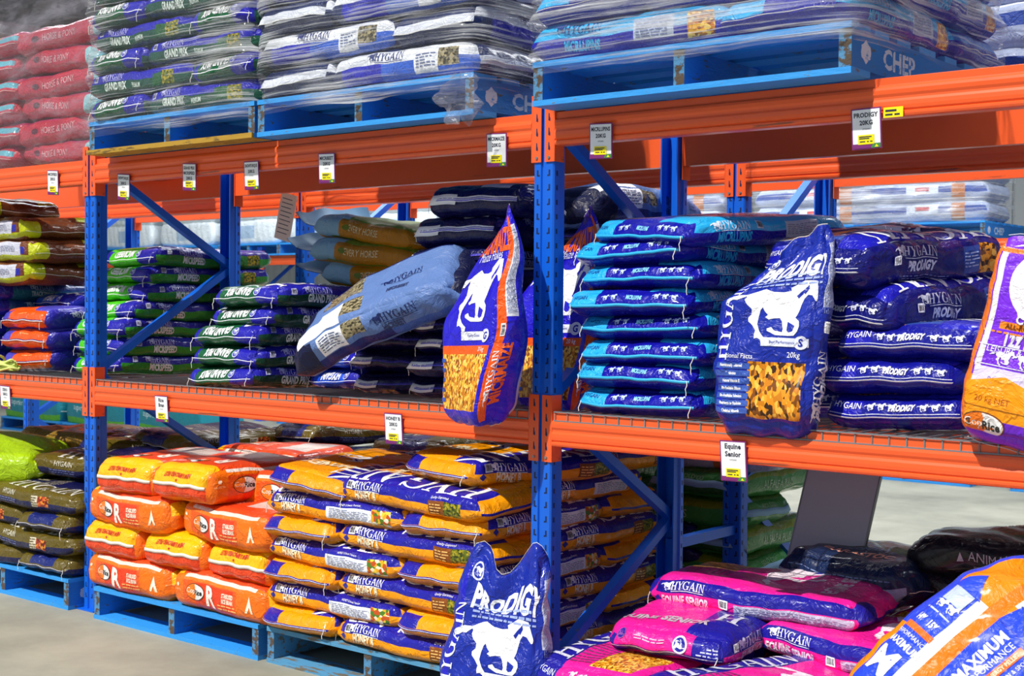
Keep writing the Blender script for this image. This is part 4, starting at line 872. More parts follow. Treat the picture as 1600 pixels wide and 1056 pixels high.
# ------------------------------------------------------------------ sack stacks
ORD = ['bottom', 'second', 'third', 'fourth', 'fifth', 'sixth', 'seventh', 'eighth', 'ninth', 'tenth']
rnd = random.Random(11)
def column(kind, cx, yf, z0, n, desc, where, group, rz=90, T=None, jit=.012, offs={}, seeds=3, alt=None, tilts={}, jr=2.0, lods=1):
    """a single column of sacks whose closed ends face the aisle; yf = front edge"""
    L, W, t = KINDS[kind]['dim']; T = T or t; z = z0
    for i in range(n):
        kd = (alt or {}).get(i, kind); L, W, t2 = KINDS[kd]['dim']
        dx, dy, dr = offs.get(i, (0, 0, 0))
        nth = 'topmost' if i == n-1 else ORD[i]
        sack(kd, (cx+dx+rnd.uniform(-jit, jit), yf+L/2+dy+rnd.uniform(-jit, jit), z), rz+dr+rnd.uniform(-jr, jr),
             '%s, %s, %s' % (desc, nth, where), group, seed=i % seeds, tilt=tilts.get(i, (rnd.uniform(-.9, .9), rnd.uniform(-.7, .7))), lod=lods)
        z += T if kd == kind else t2*.95
    return z
def pinwheel(kind, x0, y0, z0, n, desc, where, group, size=1.165, T=None, alt=None, keep=(0, 1, 2), start=0, lod=1, parts=True, jit=.010, jr=1.2):
    L, W, t = KINDS[kind]['dim']; T = T or t
    for i in range(n):
        kd = kind if (alt is None or i % 2 == 0) else alt
        z = z0+i*T; nth = ORD[i] if i < n-1 or n > 8 else 'top'
        if (i+start) % 2 == 0: P = [(x0+W/2, y0+L/2, 90, 'end-on'), (x0+size-L/2, y0+W/2, 0, 'lengthwise'), (x0+size-W/2, y0+size-L/2, 90, 'back corner'), (x0+L/2, y0+size-W/2, 0, 'along the back')]
        else: P = [(x0+L/2, y0+W/2, 0, 'lengthwise'), (x0+size-W/2, y0+L/2, 90, 'end-on'), (x0+size-L/2, y0+size-W/2, 0, 'back corner'), (x0+W/2, y0+size-L/2, 90, 'along the far side')]
        for j in keep:
            x, y, rz, pos = P[j]
            sack(kd, (x+rnd.uniform(-jit, jit), y+rnd.uniform(-jit, jit), z), rz+rnd.uniform(-jr, jr), '%s, %s, %s layer, %s' % (desc, pos, nth, where), group, seed=(i*2+j) % 3, lod=lod, parts=parts)

# --- middle shelf, bay of teal and brown sacks
Z = DECK+.003
column('orangeend', -3.56, .17, Z, 3, 'orange-ended blue feed sack', 'beside the coil of green cord', 'orange-ended sacks', T=.107)
column('teal', -4.03, .10, Z, 5, 'teal feed sack with navy corner', 'behind the coil of green cord', 'teal sacks', T=.092)
for i, (dx, dz) in enumerate(((-.04, 0), (.02, .115), (-.02, .23), (-.38, .345))):
    sack('brown', (-3.86+dx, .36, Z+.46+dz), 1.5-2*i, 'brown and lime feed sack, %s of the stack on the teal sacks' % ORD[i], 'brown and lime sacks', seed=i % 3)
sack('brightblue', (-3.58, .75, Z+.325), 84, 'pale blue feed sack lying behind the orange-ended stack', None, seed=1)
column('speed', -3.045, .27, Z, 7, 'bright green and violet feed sack', 'behind the slotted blue post', 'bright green sacks', T=.0925, offs={3: (0, .07, 0), 4: (0, .13, 1), 5: (.01, .17, 0), 6: (.02, .17, 2)})

# --- middle shelf, bay of dark green and navy sacks
column('prix', -1.80, .05, Z, 5, 'dark green and violet feed sack', 'at the front of the mesh shelf', 'dark green sacks', T=.088, offs={3: (.09, .06, -3), 4: (.13, .05, -2)})
KINDS['brightblue']['dim'] = (.75, .35, .082)
column('brightblue', -1.39, .34, Z, 3, 'bright blue feed sack', 'between dark green and navy sacks', 'bright blue sacks', T=.082)
column('navy', -1.01, .27, Z, 4, 'navy feed sack with white label strip', 'below the leaning grey-blue sack', 'navy sacks in the short stack', T=.088)
column('navy', -.62, .22, Z, 7, 'navy feed sack with white label strip', 'behind the upright orange and blue sack', 'navy sacks in the tall stack', T=.085, offs={5: (.03, .04, 2), 6: (-.03, .02, -3), 2: (.04, -.02, 2), 1: (.04, -.05, 3)})
sack('navyfold', (-.62, .62, Z+.60), 88, 'thick navy sack with white strip, second from top of the tall stack', 'navy sacks in the tall stack', seed=1)
sack('navyfold', (-.55, .60, Z+.715), 93, 'thick navy sack with white folds, topmost of the tall stack', 'navy sacks in the tall stack', seed=2, tilt=(2, 0))
column('navy', -.20, .50, Z, 8, 'navy feed sack', 'behind the second orange and blue sack', 'navy sacks behind the blue post', T=.085)
sack('beet', (-.22, .80, Z+.68), 90, 'grey-blue and white feed sack lying on the navy stack behind the blue post', None, seed=1)
for i, (dx, dy, dz, dr, ry) in enumerate(((.10, 0, 0, -3, 2), (.0, .0, .10, -4, 5), (-.02, .04, .205, -8, 7))):
    sack('every', (-1.50+dx, .80+dy, Z+.44+dz), dr, 'gold and pale blue feed sack with folded end, %s of three' % ('lowest', 'middle one', 'topmost')[i], 'gold and pale blue sacks', seed=i, tilt=(0, ry))
sack('beet', (-.84, .12, 1.415), 0, 'grey-blue and navy feed sack leaning at a slant across the navy stacks', None, seed=2, basis=basis_of((.72, .18, .31), (-.28, -.66, .68)))
sack('maize', (-.125, -.045, Z+.322), 0, 'upright orange and blue sack with white horse beside the blue rack post', None, seed=0, name='upright_feed_sack',
     basis=basis_of((.02, .07, 1), (-.34, -1, .06)))
sack('maize', (-.130, .36, Z+.350), 0, 'second upright orange and blue sack standing behind the blue rack post', None, seed=1, name='upright_feed_sack',
     basis=basis_of((.02, .05, 1), (.05, -1, .05)))

# --- middle shelf, bay of cyan and royal blue sacks
column('lupins', .355, .07, Z, 7, 'cyan and royal blue feed sack', 'beside the blue rack post', 'cyan and royal blue sacks', T=.085, offs={4: (-.03, -.02, 4), 5: (.02, .0, -3), 6: (.0, .0, -5)}, jr=2.5)
sack('lupins', (.47, .44, Z+.600), 74, 'cyan and royal blue feed sack, tilted topmost one showing its gold flake photo', 'cyan and royal blue sacks', seed=1, tilt=(3, -4))
column('prodigy', 1.26, .14, Z, 3, 'royal blue feed sack with horse row', 'next to the purple sack', 'royal blue sacks', T=.107, offs={1: (-.02, 0, 1), 2: (.02, .01, 1)}, jr=.8)
column('prodigy', .80, .38, Z, 3, 'royal blue feed sack', 'behind the upright white-horse sack', 'royal blue sacks behind', T=.107)
sack('prodigytop', (1.11, .50, Z+.315), 76, 'shade-darkened blue feed sack lying second from the top behind the white-horse sack', 'shade-darkened blue sacks on the shelf pile', seed=1, tilt=(3, -6))
sack('prodigytop', (1.06, .47, Z+.465), 72, 'shade-darkened blue feed sack on top of the pile, big white lettering on its upper face', 'shade-darkened blue sacks on the shelf pile', seed=2, tilt=(5, -5))
sack('prodmid', (.895, .085, Z+.302), 0, 'royal blue sack with white horse standing upright on the mesh shelf', None, seed=0, name='upright_feed_sack', basis=basis_of((.0, .10, 1), (.06, -1, .10)))
sack('cool', (1.765, .06, Z+.257), 0, 'purple and orange sack standing at the shelf edge, leaning over', None, seed=0, name='upright_feed_sack', basis=basis_of((.18, .04, 1), (.10, -1, .04)))

# --- upper level, wrapped pallets
def wrap(name, x0, x1, y0, y1, z0, z1, pitch, label, mat='wrap', skirt=.06, seed=1, group='stretch film wraps'):
    rs = np.random.RandomState(seed); ph = rs.rand(8)*6.28; nu, nv = 120, 46; V = []; cx, cy = (x0+x1)/2, (y0+y1)/2; hx, hy = (x1-x0)/2, (y1-y0)/2
    per = []
    for s in range(nu):
        t = 2*math.pi*s/nu; c, sn = math.cos(t), math.sin(t); k = (abs(c)**14+abs(sn)**14)**(-1/14); per.append((c*k, sn*k))
    for j in range(nv+1):
        v = j/nv; z = z0+(z1-z0)*v
        for s, (a, b_) in enumerate(per):
            t = 2*math.pi*s/nu
            d = .007*math.cos(2*math.pi*(z-z0-skirt)/pitch+1.2*math.sin(t*3+ph[0]))*(v > .1) + .007*math.sin(t*9+z*22+ph[1]) + .004*math.sin(t*23-z*55+ph[2])
            if z < z0+skirt: d -= (z0+skirt-z)*.25
            V.append((a*(hx+d)+cx, b_*(hy+d)+cy, z+.006*math.sin(t*7+ph[3])*(v < .05)))
    F = [(j*nu+s, j*nu+(s+1) % nu, (j+1)*nu+(s+1) % nu, (j+1)*nu+s) for j in range(nv) for s in range(nu)]
    mb = MB(); mb.add(V, F, mat, True)
    mb2 = mb.build(name); return setp(mb2, label, 'stretch wrap', group)
ZU = HU+BH+.002
pallet(-2.585, -.11, ZU, 'blue pallet carrying the film-wrapped dark green sacks on the upper level')
mb = MB(); mb.box(0, 1.165, -.012, -.0015, -.0005, .020, 'timber'); mb.box(0, 1.165, -.012, .1, -.0012, -.0004, 'timber')
bpt = mb.build('bottom_board', [o for o in scene.objects if o.name.startswith('pallet') and 'dark green' in o.get('label', '')][0]); bpt['label'] = 'bare yellowish timber board'
pallet(-1.40, -.11, ZU, 'blue pallet carrying the film-wrapped white-banded sacks on the upper level')
pallet(.05, -.13, ZU, 'blue pallet with white stencilled side carrying the film-wrapped cyan sacks')
mb = MB(); mb.box(-2.60, -1.44, -.12, -.01, ZU-.0005, ZU+.001, 'timber') if 0 else None
pinwheel('wrapprix', -2.575, -.105, ZU+.152, 6, 'dark green and violet sack under film', 'the wrapped upper pallet', 'film-wrapped dark green sacks', T=.105, keep=(0, 1, 2), start=0)
pinwheel('wrapbeet', -1.39, -.105, ZU+.152, 5, 'white-banded navy sack under film', 'the middle wrapped upper pallet', 'film-wrapped white-banded sacks', T=.125, keep=(0, 1, 2), start=0)
pinwheel('wrapcyan', .055, -.12, ZU+.152, 4, 'cyan and blue sack under film', 'the wrapped pallet nearest the camera', 'film-wrapped cyan sacks', T=.122, keep=(0, 1, 2), start=1, jit=.02, jr=3)
for i in range(6):
    z = ZU+.02+i*.118
    sack('pony', (-3.22, .36, z), 2 if i % 2 else -5, 'red feed sack under milky film, %s layer, lying along the aisle' % ORD[i], 'film-wrapped red sacks', seed=i % 3, tilt=(0, -3 if i % 2 else 3))
    sack('pony', (-3.78 if i % 2 else -3.82, .50, z), 90, 'red and pale blue feed sack under milky film, %s layer, end-on' % ORD[i], 'film-wrapped red sacks', seed=(i+1) % 3)
wrap('stretch_wrap', -2.603, -1.409, -.150, 1.085, ZU+.08, 3.05, .105, 'clear stretch film around the dark green sacks on the upper level', seed=1)
wrap('stretch_wrap', -1.407, -.195, -.150, 1.085, ZU+.09, 3.05, .125, 'clear stretch film around the white-banded sacks on the upper level', seed=2)
wrap('stretch_wrap', .015, 1.26, -.168, 1.08, ZU+.10, 2.95, .122, 'clear stretch film around the cyan sacks on the upper level', seed=3)
wrap('stretch_wrap', -4.12, -2.79, .06, 1.08, ZU+.004, 3.05, .118, 'milky stretch film around the red sacks on the upper level', mat='wrapdull', seed=4, skirt=.02)
# the loose torn tail of film
rs = np.random.RandomState(9); V = []; F = []
for i in range(16):
    for j in range(7):
        t = i/15; s = j/6-.5; w = .05+.05*math.sin(t*3.1); V.append((-.255+s*w*2+.012*math.sin(t*11+j), -.165+.022*math.sin(j*2.3+t*9), ZU+.14-.17*t+.012*math.cos(j*2)*(t > .7)*(1+j % 2)))
for i in range(15):
    for j in range(6): F.append((i*7+j, i*7+j+1, i*7+j+8, i*7+j+7))
mb = MB(); mb.add(V, F, 'wrapdull', True); setp(mb.build('film_tail'), 'torn tail of stretch film hanging over the orange beam above a price tag', 'plastic film')
# rear-run upper goods
pallet(.95, Y2-.05, ZU-.02, 'blue pallet on the rear run behind the wrapped cyan sacks')
for i in range(3): sack('farsilver', (1.54, Y2+.30, ZU+.132+.166*i), 1, 'silvery wrapped sack, %s layer of the rear-run upper pallet' % ORD[i], 'silvery sacks on the rear run', seed=i % 2)

# --- floor, near run
pallet(-3.975, -.07, 0, 'blue pallet under the gold and navy sacks')
pallet(-2.575, -.085, 0, 'bright blue pallet under the orange rice bran sacks')
pallet(-1.365, -.075, 0, 'weathered pale blue pallet under the honey-coloured pile', old=True)
pallet(.05, -.10, 0, 'blue pallet under the pink sacks')
pallet(1.36, -.10, 0, 'blue pallet under the large orange and blue sacks')
G = 'gold and navy feed sack'
pinwheel('goldnavy', -3.965, -.07, .152, 4, G, 'the pile beyond the blue post', 'gold and navy sacks', T=.101, start=1, keep=(0, 1, 2))
for i, (x, y, z, rz, tx) in enumerate(((-3.15, .42, .60, 20, 4), (-3.05, .62, .55, 82, -3), (-3.12, .95, .57, 90, 3), (-3.30, .80, .66, 70, 4), (-3.05, 1.0, .69, 85, 3), (-3.55, .9, .56, 90, 0))):
    sack('goldnavy', (x, y, z), rz, '%s tossed on the heap, %s' % (G, ('front one beside the lime sack', 'under the blue post', 'at the back, low', 'slanted near the back', 'at the back, high', 'behind the ochre sack')[i]), 'heaped gold and navy sacks', seed=i % 3, tilt=(tx, 0))
sack('lime', (-3.74, .12, .575), 30, 'plain lime green sack slumped on the gold and navy pile', None, seed=0, tilt=(6, 5))
sack('ochre', (-3.72, .66, .66), 10, 'ochre feed sack lying behind the lime green sack', None, seed=0)
for i, (x, y, z) in enumerate(((-3.1, 1.55, .5), (-3.3, 1.8, .62), (-2.2, 1.66, .60), (-2.6, 1.6, .72), (-1.9, 1.6, .70), (-3.9, 1.7, .5))):
    sack('goldnavy', (x, y, z), 12+i*23, 'dark gold and navy sack on the rear-run pile, %s' % ('nearest the rear frame', 'behind the rear frame', 'behind the rice bran', 'upper one behind the post', 'behind the rice bran top', 'farthest along')[i], 'rear-run gold and navy sacks', seed=i % 3)
for k, x0 in enumerate((-4.0, -2.60, -1.36)):
    pallet(x0, Y2, 0, 'pallet on the floor of the rear run, %s' % ('beyond the gold and navy sacks', 'behind the rice bran', 'behind the honey pile')[k])
    pinwheel('navy' if k == 2 else 'goldnavy', x0, Y2, .152, 4, 'dark feed sack in shade', 'rear-run pile %s' % ('farthest off', 'behind the rice bran', 'behind the honey pile')[k], 'shaded rear-run sacks', keep=(0, 1), T=.098, lod=0, parts=False)

KINDS['ricebran']['dim'] = (.630, .425, .154)
RB = 'orange rice bran sack'
def rb(x, y, i, rz, pos, **kw): sack('ricebran', (x, y, .152+i*.150+kw.pop('dz', 0)), rz, '%s, %s, %s layer' % (RB, pos, ORD[i]), 'orange rice bran sacks', seed=kw.pop('seed', (i+len(pos)) % 3), **kw)
rb(-2.335, .13, 0, 0, 'lying along the aisle beside the pale tape end'); rb(-1.67, .13, 0, -.5, 'lying along the aisle next to the honey pile')
for j, x in enumerate((-2.445, -2.00, -1.555)): rb(x, .235+.01*j, 1, 90+(-1, 0, -3)[j], ('yellow end-on by the blue post', 'yellow end-on in the middle', 'yellow end-on next to the honey pile')[j])
rb(-2.33, .13, 2, -1, 'lying along the aisle under the pair of end-on sacks'); rb(-1.64, .135, 2, -4, 'lying along the aisle, horse picture on top')
rb(-2.36, .24, 3, 92, 'yellow end-on, by the blue post'); rb(-1.90, .22, 3, 87, 'yellow end-on, by the oval brand mark', dz=.012)
for i in (0, 1, 2):
    for x, p_ in ((-2.30, 'back row behind the post side'), (-1.65, 'back row behind the honey side')): rb(x, .80, i, 0, p_)
rb(-2.28, .84, 3, 4, 'back row, behind the yellow-ended pair'); rb(-1.58, .72, 3, 14, 'back row, crumpled, with folded orange flap'); rb(-1.53, .40, 3, 20, 'low one in the gap beside the honey pile', dz=-.02)
# loose paper tapes of the neighbouring sacks
HN = 'honey and blue feed sack'
hp_ = 'the honey-coloured pile'
pinwheel('honey', -1.37, -.075, .152, 6, HN, hp_, 'honey and blue sacks', size=1.175, T=.0945, start=0, keep=(0, 1, 2), alt='honeyt')
hz = .152+6*.0945
sack('honey', (-1.14, .27, hz), 98, 'honey and blue sack on top, end-on with a turned-down corner beside the rice bran', 'honey and blue sacks', seed=1, tilt=(7, 0))
sack('honey', (-.56, .12, hz+.002), -3, 'honey and blue sack on top, lying along the aisle with big white letters', 'honey and blue sacks', seed=2, tilt=(4, 1))
sack('honeyt', (-.42, .60, hz), 90, 'honey and blue sack near the top on the blue post side', 'honey and blue sacks', seed=0)
sack('honeyt', (-.95, .85, hz), 0, 'honey and blue sack near the top along the back', 'honey and blue sacks', seed=0)
sack('honey', (-.42, .38, hz+.10), 78, 'honey and blue sack, highest one, its front end turned to the aisle', 'honey and blue sacks', seed=0, tilt=(3, 0))
sack('honey', (-.40, .88, hz+.095), 88, 'honey and blue sack high at the back beside the blue post', 'honey and blue sacks', seed=2)
sack('produpright', (.060, -.255, .298), 0, 'royal blue sack with white galloping horse standing on the floor at the blue post', None, seed=0, name='upright_feed_sack', basis=basis_of((.01, .15, 1), (.20, -1, .15)))

# pink sacks
KINDS['seniorfront'] = {**KINDS['senior'], 'blocks': [('W', -1, -.5, -1, 1, PN), ('T', -1, 1, .5, 1, PN), ('T', -.92, -.30, -.75, .05, 'flakes'), ('S', -1, 1, -.1, 1, PN), ('N', -1, 1, -1, 1, PN)],
  'decals': [('T', -.62, .26, -90, '#8C3C78', 'lines', .10, .20, 9), ('T', .1, -.2, -90, '#F4E4F0', 'horse', .22), ('T', -.2, .75, 0, '#D4D6E8', 'serif', 'HYGAIN', .10), ('W', -.75, .5, 0, '#D8DCF0', 'text', 'HYGAIN', 'sans', .020),
             ('W', -.2, .5, 0, '#F8D0E8', 'horse', .025), ('W', 0, .5, 0, '#F8D0E8', 'horse', .025), ('W', .2, .5, 0, '#F8D0E8', 'horse', .025), ('W', .55, .5, 0, W_, 'text', 'EQUINE SENIOR', 'cond', .018), ('T', -.15, -.35, -90, '#F8C0E0', 'rect', .14, .014)]}
SN = 'pink and blue feed sack'
def sn(kd, x, y, z, rz, lab, seed=0, tilt=(0, 0)): sack(kd, (x, y, z), rz, lab, 'pink and blue sacks', seed=seed, tilt=tilt)
for i, (x, y, rz) in enumerate(((.44, .20, 90), (.92, .22, 90), (.50, .80, 0), (1.25, .75, 90))):
    sn('senior', x, y, .152, rz, '%s, bottom of the low pink pile, %s' % (SN, ('aisle side by the post', 'aisle side', 'back row', 'back corner')[i]), i % 3)
sn('seniorfront', .455, .045, .245, 87, 'pink sack with gold flake photo on its upper face, front of the low pile', 0, (2, 0))
sn('seniorfront', .985, -.06, .25, 70, 'pink sack with large white letters beside the big orange and blue sack', 1, (3, 3))
sn('senior', .52, .82, .245, 0, 'pink and blue sack, back row, second layer', 1); sn('senior', 1.22, .78, .245, 90, 'pink and blue sack, back corner, second layer', 2)
sn('seniorrev', .53, .29, .345, 97, 'pink and blue sack, end-on with upside-down lettering, under the topmost pink sack', 2, (2, 0))
sn('senior', 1.13, .40, .335, -5, 'pink and blue sack lying lengthwise half under the topmost pink sack', 0)
sn('senior', .55, .84, .34, 2, 'pink and blue sack, back row, third layer', 0); sn('senior', 1.25, .82, .34, 80, 'pink and blue sack, back corner, third layer', 2)
sn('senior', .67, .475, .435, 4.5, 'topmost pink and blue feed sack with white ingredients panel', 1)
sack('barastoc', (.86, .84, .455), -6, 'dark blue feed sack with folded grey end lying behind the topmost pink sack', None, seed=0)
sack('animal', (1.32, 1.02, .565), 10, 'black and green animal food sack behind the dark blue sack', None, seed=1, tilt=(0, -3))
sack('animal', (1.32, 1.0, .44), 6, 'black sack beneath the green and black animal food sack', None, seed=0)
# large orange and blue sacks
for i, (x, y, z, rz) in enumerate(((1.70, .25, .152, 90), (2.1, .25, .152, 90), (1.72, .28, .33, 85), (1.75, .85, .152, 0), (1.75, .80, .33, 0))):
    sack('maxend', (x, y, z), rz, 'large orange and blue sack low in the heap, %s' % ('bottom, aisle side', 'bottom, outermost', 'second layer', 'bottom back', 'second layer back')[i], 'large orange and blue sacks', seed=i % 2)
sack('maximum', (1.70, -.33, .550), 0, 'big orange and blue sack with white stripe leaning on the heap at a slant', 'large orange and blue sacks', seed=0, basis=basis_of((.50, .50, .60), (.12, -.80, .62)))
sack('maxend', (1.86, .30, .62), 0, 'orange sack with blue label behind the big slanted sack', 'large orange and blue sacks', seed=1, basis=basis_of((.75, .5, .28), (-.1, -.5, .85)))
sack('maximum', (2.02, -.40, .42), 0, 'orange and blue sack lying in front of the slanted one at the frame edge', 'large orange and blue sacks', seed=1, basis=basis_of((.95, .25, .12), (.05, -.62, .78)))
mb = MB(); mb.box(-.14, .14, -.006, .006, 0, .92, 'board'); mb.box(-.146, -.14, -.008, .008, 0, .92, 'steel'); mb.box(.14, .146, -.008, .008, 0, .92, 'steel')
o = mb.build('grey_board', None, (.62, .70, .0), (R(-15), R(6), R(0))); setp(o, 'plain grey board leaning back behind the dark blue sack under the beam', 'board')

# cord coil on the shelf
o = empty('cord_coil', (-3.62, .06, Z+.012), R(8), 'coil of pale green cord lying on the mesh shelf in front of the teal sacks', 'cord')
mb = MB()
for k in range(6):
    pts = [((.13-.008*k)*math.cos(t*math.pi/16)*(1+.03*math.sin(k*3)), (.045-.004*k)*math.sin(t*math.pi/16)+.01*math.sin(k*2), .008*k+.008*math.sin(t*.7+k)) for t in range(33)]
    mb.tube(pts, .0065, 'rope', 6, cap=False)
mb.build('cord_loops', o)
mb = MB(); mb.tube([(-.05+.018*math.sin(t)*1, .06*math.cos(t), .025+.042*math.sin(t)) for t in [i*.42 for i in range(16)]], .007, 'rope', 6); mb.build('cord_tie', o)

# price tags on the beams
def tag(x, z, lines, where, w=.094, h=.120, rot=0, wide=False, sticker=True):
    o = empty('price_tag', (x, -.0135, z), 0, 'white price tag reading %s, %s' % (' '.join(lines).lower(), where), 'price tag', 'price tags'); o.rotation_euler = (R(4), R(rot), 0)
    mb = MB(); mb.box(-w/2, w/2, -.001, .001, -h/2, h/2, 'purple'); mb.build('tag_edge', o)
    mb = MB(); mb.box(-w/2+.004, w/2-.004, -.0018, -.001, -h/2+.003, h/2-.004, 'white')
    y = h/2-.020
    for i, s in enumerate(lines):
        V, F = raw_text(s, 'bold'); hh = .0135 if not wide else .0165; hh = min(hh, (w-.016)/(V[:, 0].max()-V[:, 0].min()))
        hh2 = .0135 if not wide else .0165
        mb.add([(a*hh, -.0022, y+b_*hh2) for a, b_ in V], F, 'ink'); y -= .0225
    V, F = raw_text('HYGAIN', 'sans'); mb.add([(a*.005, -.0022, y+.004+b_*.005) for a, b_ in V], F, 'ink')
    mb.build('tag_card', o)
    mb = MB(); mb.box(-w/2+.004, w/2-.004, -.0024, -.0016, -h/2+.003, -h/2+.016, 'purple')
    mb.add([(w/2-.034, -.0026, -h/2+.003), (w/2-.004, -.0026, -h/2+.003), (w/2-.004, -.0026, -h/2+.016), (w/2-.026, -.0026, -h/2+.016)], [(0, 1, 2, 3)], 'tagteen')
    mb.add([(w/2-.022, -.0028, -h/2+.005), (w/2-.010, -.0028, -h/2+.005), (w/2-.016, -.0028, -h/2+.013)], [(0, 1, 2)], 'yellow'); mb.build('tag_footer', o)
    if sticker:
        mb = MB(); mb.box(-w*.28, w*.26, -.0034, -.0026, -h/2+.014, -h/2+.042, 'yellow')
        for zz, a, b_ in ((.036, -.24, .18), (.031, -.24, .10), (.022, -.22, -.04), (.022, .02, .08), (.022, .12, .20)):
            mb.box(w*a, w*b_, -.0038, -.0034, -h/2+zz-.0016, -h/2+zz+.0016, 'ink')
        mb.build('price_sticker', o)
    return o
tag(-3.03, 2.065, ['MICRFEED', '20KG'], 'on the upper beam below the red sacks', rot=4)
tag(-2.45, 2.016, ['SHOWTORQUE', '20KG'], 'on the upper beam beside the blue post', rot=5)
tag(-1.965, 2.037, ['GRAND PRIX', 'MICRSPEED', '20KG'], 'on the upper beam', rot=4)
tag(-1.547, 2.022, ['SHOWTORQUE', '20KG'], 'on the upper beam near the rear post', rot=1)
tag(-1.088, 2.027, ['MICRBEET', '20KG'], 'on the upper beam', rot=2)
tag(-.204, 2.043, ['MICRMAIZE', '20KG'], 'on the upper beam under the torn film', rot=2)
tag(.255, 2.044, ['MICRLUPINS', '20KG'], 'on the upper beam', rot=2)
tag(1.213, 2.015, ['PRODIGY', '20KG'], 'on the upper beam', rot=-1)
tag(-2.158, 1.002, ['Rice', 'Bran'], 'on the middle beam above the orange sacks', rot=0, wide=True)
tag(-.707, 1.005, ['HONEY B', '20KG'], 'on the middle beam above the honey pile', rot=0)
tag(.782, .998, ['Equine', 'Senior'], 'on the middle beam above the pink sacks', rot=-1, wide=True, h=.130)
tag(-3.457, .99, ['ZERO', '20KG'], 'on the middle beam below the coil of cord', rot=1)
mb = MB(); mb.box(-.03, .03, -.0005, .0005, -.015, .015, 'yellow'); mb.box(-.024, .010, -.0012, -.0005, .002, .008, 'ink'); mb.box(-.024, -.002, -.0012, -.0005, -.009, -.004, 'ink'); mb.box(.004, .020, -.0012, -.0005, -.009, -.004, 'ink')
o = mb.build('price_sticker_slip', None, (1.295, -.013, 2.057), (0, 0, 0)); setp(o, 'small yellow price sticker stuck to the upper beam next to a white tag', 'price sticker')
# hanging paper slip behind the rear post
mb = MB(); mb.box(-.06, .06, -.0008, .0008, -.12, .12, 'tape')
for i in range(9): mb.box(-.045, .03+.01*(i % 2), -.0012, -.0008, .09-.022*i, .094-.022*i, 'ink')
o = mb.build('paper_slip', None, (-2.36, DEP+.012, 1.925), (0, R(14), R(0))); setp(o, 'pale paper slip hanging below the inner beam behind the rear post', 'paper slip')

# --- rear run floor and shelf goods
pallet(-1.14, Y2+.01, 0, 'blue pallet under the green alfalfa sacks')
for i in range(5):
    z = .152+.124*i
    if i % 2: sack('alfalfa', (-.34, Y2+.26, z), rnd.uniform(-2, 2), 'green feed sack, %s layer of the alfalfa pile, taped end towards the grey board' % ORD[i], 'green alfalfa sacks', seed=i % 3)
    else: sack('alfalfa', (-.205, Y2+.39, z), 90+rnd.uniform(-2, 2), 'green feed sack, %s layer of the alfalfa pile, lettered side towards the grey board' % ORD[i], 'green alfalfa sacks', seed=i % 3)
    sack('alfalfa', (-.92, Y2+.39, z), 90, 'green feed sack, %s layer of the alfalfa pile, second row behind the honey sacks' % ORD[i], 'green alfalfa sacks', seed=(i+1) % 3)
sack('farsilver', (-.45, Y2+.33, .152+5*.124+.0), 8, 'silvery wrapped sack lying on top of the green alfalfa pile', None, seed=0)
for i in range(5):
    sack('farblack', (.62, Y2+.42, Z+i*.125), 55+3*i, 'black sack with gold bands, %s of the rear-run shelf stack' % ORD[i], 'black and gold sacks', seed=i % 2)
for k in (-2, -1, 0):
    o = obj('wire_shelf_deck', DM, None, (k*BAY, Y2, HL+BH)); setp(o, 'grey wire mesh shelf deck in the rear run behind %s' % bayname[k], 'wire shelf', 'rear-run wire shelf decks')

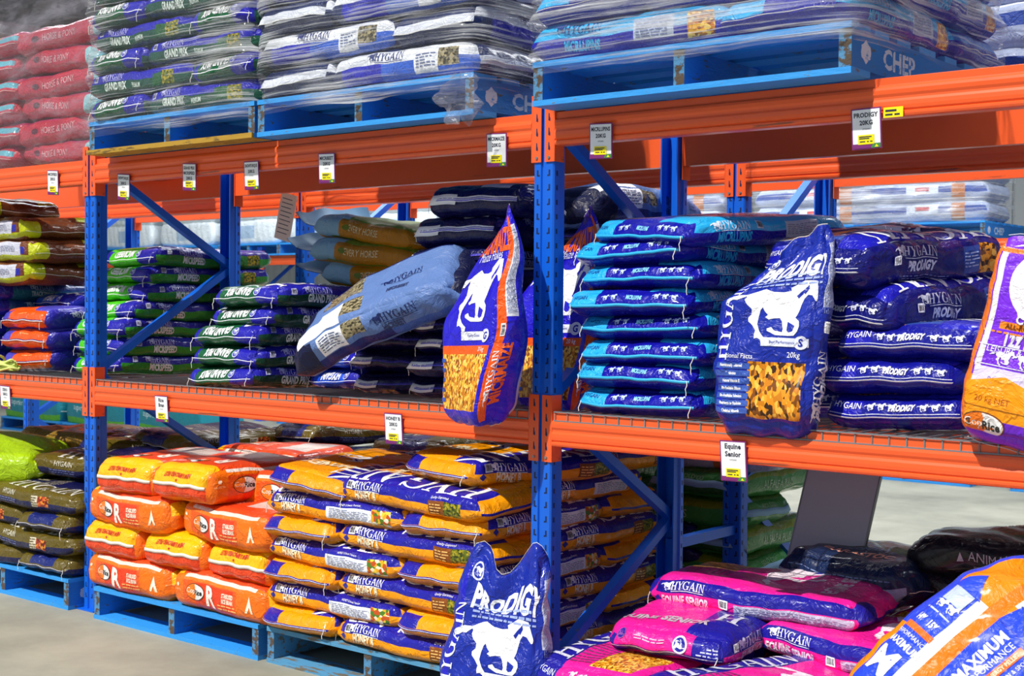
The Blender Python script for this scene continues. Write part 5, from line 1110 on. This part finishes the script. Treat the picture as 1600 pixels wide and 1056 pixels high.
# --- far aisle
YF = 7.55
for k in range(-6, 2):
    frame(k*BAY+.6, YF, 'blue frame of the distant rack, number %s along' % ['zero', 'one', 'two', 'three', 'four', 'five', 'six', 'seven'][k+6], 'distant rack frames', ZB)
    if k < 1:
        beam(k*BAY+.6, YF, 1.96, True, 'orange beam of the distant rack, bay %s' % ['zero', 'one', 'two', 'three', 'four', 'five', 'six'][k+6], 'distant orange beams')
fk = ['farsilver', 'farnavy', 'farwhite', 'farsilver']
pos = ['one', 'two', 'three', 'four', 'five', 'six', 'seven', 'eight', 'nine', 'ten']
for i in range(4):
    x = -15.0+1.3*i
    pallet(x, YF-.05, 2.08, 'blue pallet far along the distant rack, %s in line' % pos[i], group='distant upper pallets')
    for j in range(2): sack('farwhite', (x+.58, YF+.28, 2.235+.3*j), 0, 'pale bale far along the distant rack, %s in line, %s' % (pos[i], ORD[j]), 'far pale bales', seed=j, name='wrapped_bale', cat='bale')
for i in range(9):
    x = -9.95+1.27*i+(.25 if i % 2 else 0)
    kd = 'farnavy' if i in (7,) else ('farwhite' if i in (0, 1) else 'farsilver')
    pallet(x, YF-.05, 2.08, 'blue pallet up on the distant rack, place %s along' % pos[i], group='distant upper pallets')
    for j in range(2 if kd == 'farwhite' else 4):
        sack(kd, (x+.58, YF+.28, 2.235+(.3 if kd == 'farwhite' else .165)*j), rnd.uniform(-2, 2), 'wrapped sack on the distant rack, place %s along, %s layer' % (pos[i], ORD[j]), 'distant wrapped sacks', seed=j % 2)
for i in (4, 5, 6, 7, 8):
    x = -9.95+1.27*i+(.25 if i % 2 else 0)
    wrap('stretch_wrap', x-.02, x+1.2, YF-.08, YF+.62, 2.23, 2.93, .165, 'stretch film on the distant rack, place %s along' % pos[i], seed=i+5, group='distant stretch film')
for i in range(7):
    x = -9.9+1.5*i
    pallet(x, YF-.1, 0, 'blue pallet on the floor of the far aisle, place %s along' % pos[i], group='distant floor pallets')
    for j in range(5 if i < 6 else 0):
        sack('farwhite', (x+.58, YF+.22, .152+.295*j), rnd.uniform(-3, 3), 'pale bale on the far aisle floor, pile %s along, %s layer' % (pos[i], ORD[j]), 'distant floor bales', seed=j % 2, name='wrapped_bale', cat='bale')
for i in range(3):
    x = -11.6+1.25*i; y = 4.75
    pallet(x, y, 0, 'blue pallet under teal bales beyond the near rack, %s' % ('farthest', 'middle', 'nearest')[i], group='teal bale pallets')
    for j in range(2):
        o = sack('farteal', (x+.58, y+.3, .152+.29*j), 0, 'teal bedding bale with green stripe, %s, %s pallet' % (('lower', 'upper')[j], ('farthest', 'middle', 'nearest')[i]), 'teal bales', seed=j, name='bedding_bale', cat='bale')

if DEBUG:
    for o in scene.objects:
        if 'label' in o and len(o['label'].split()) > 16: print('LONG', len(o['label'].split()), o['label'])
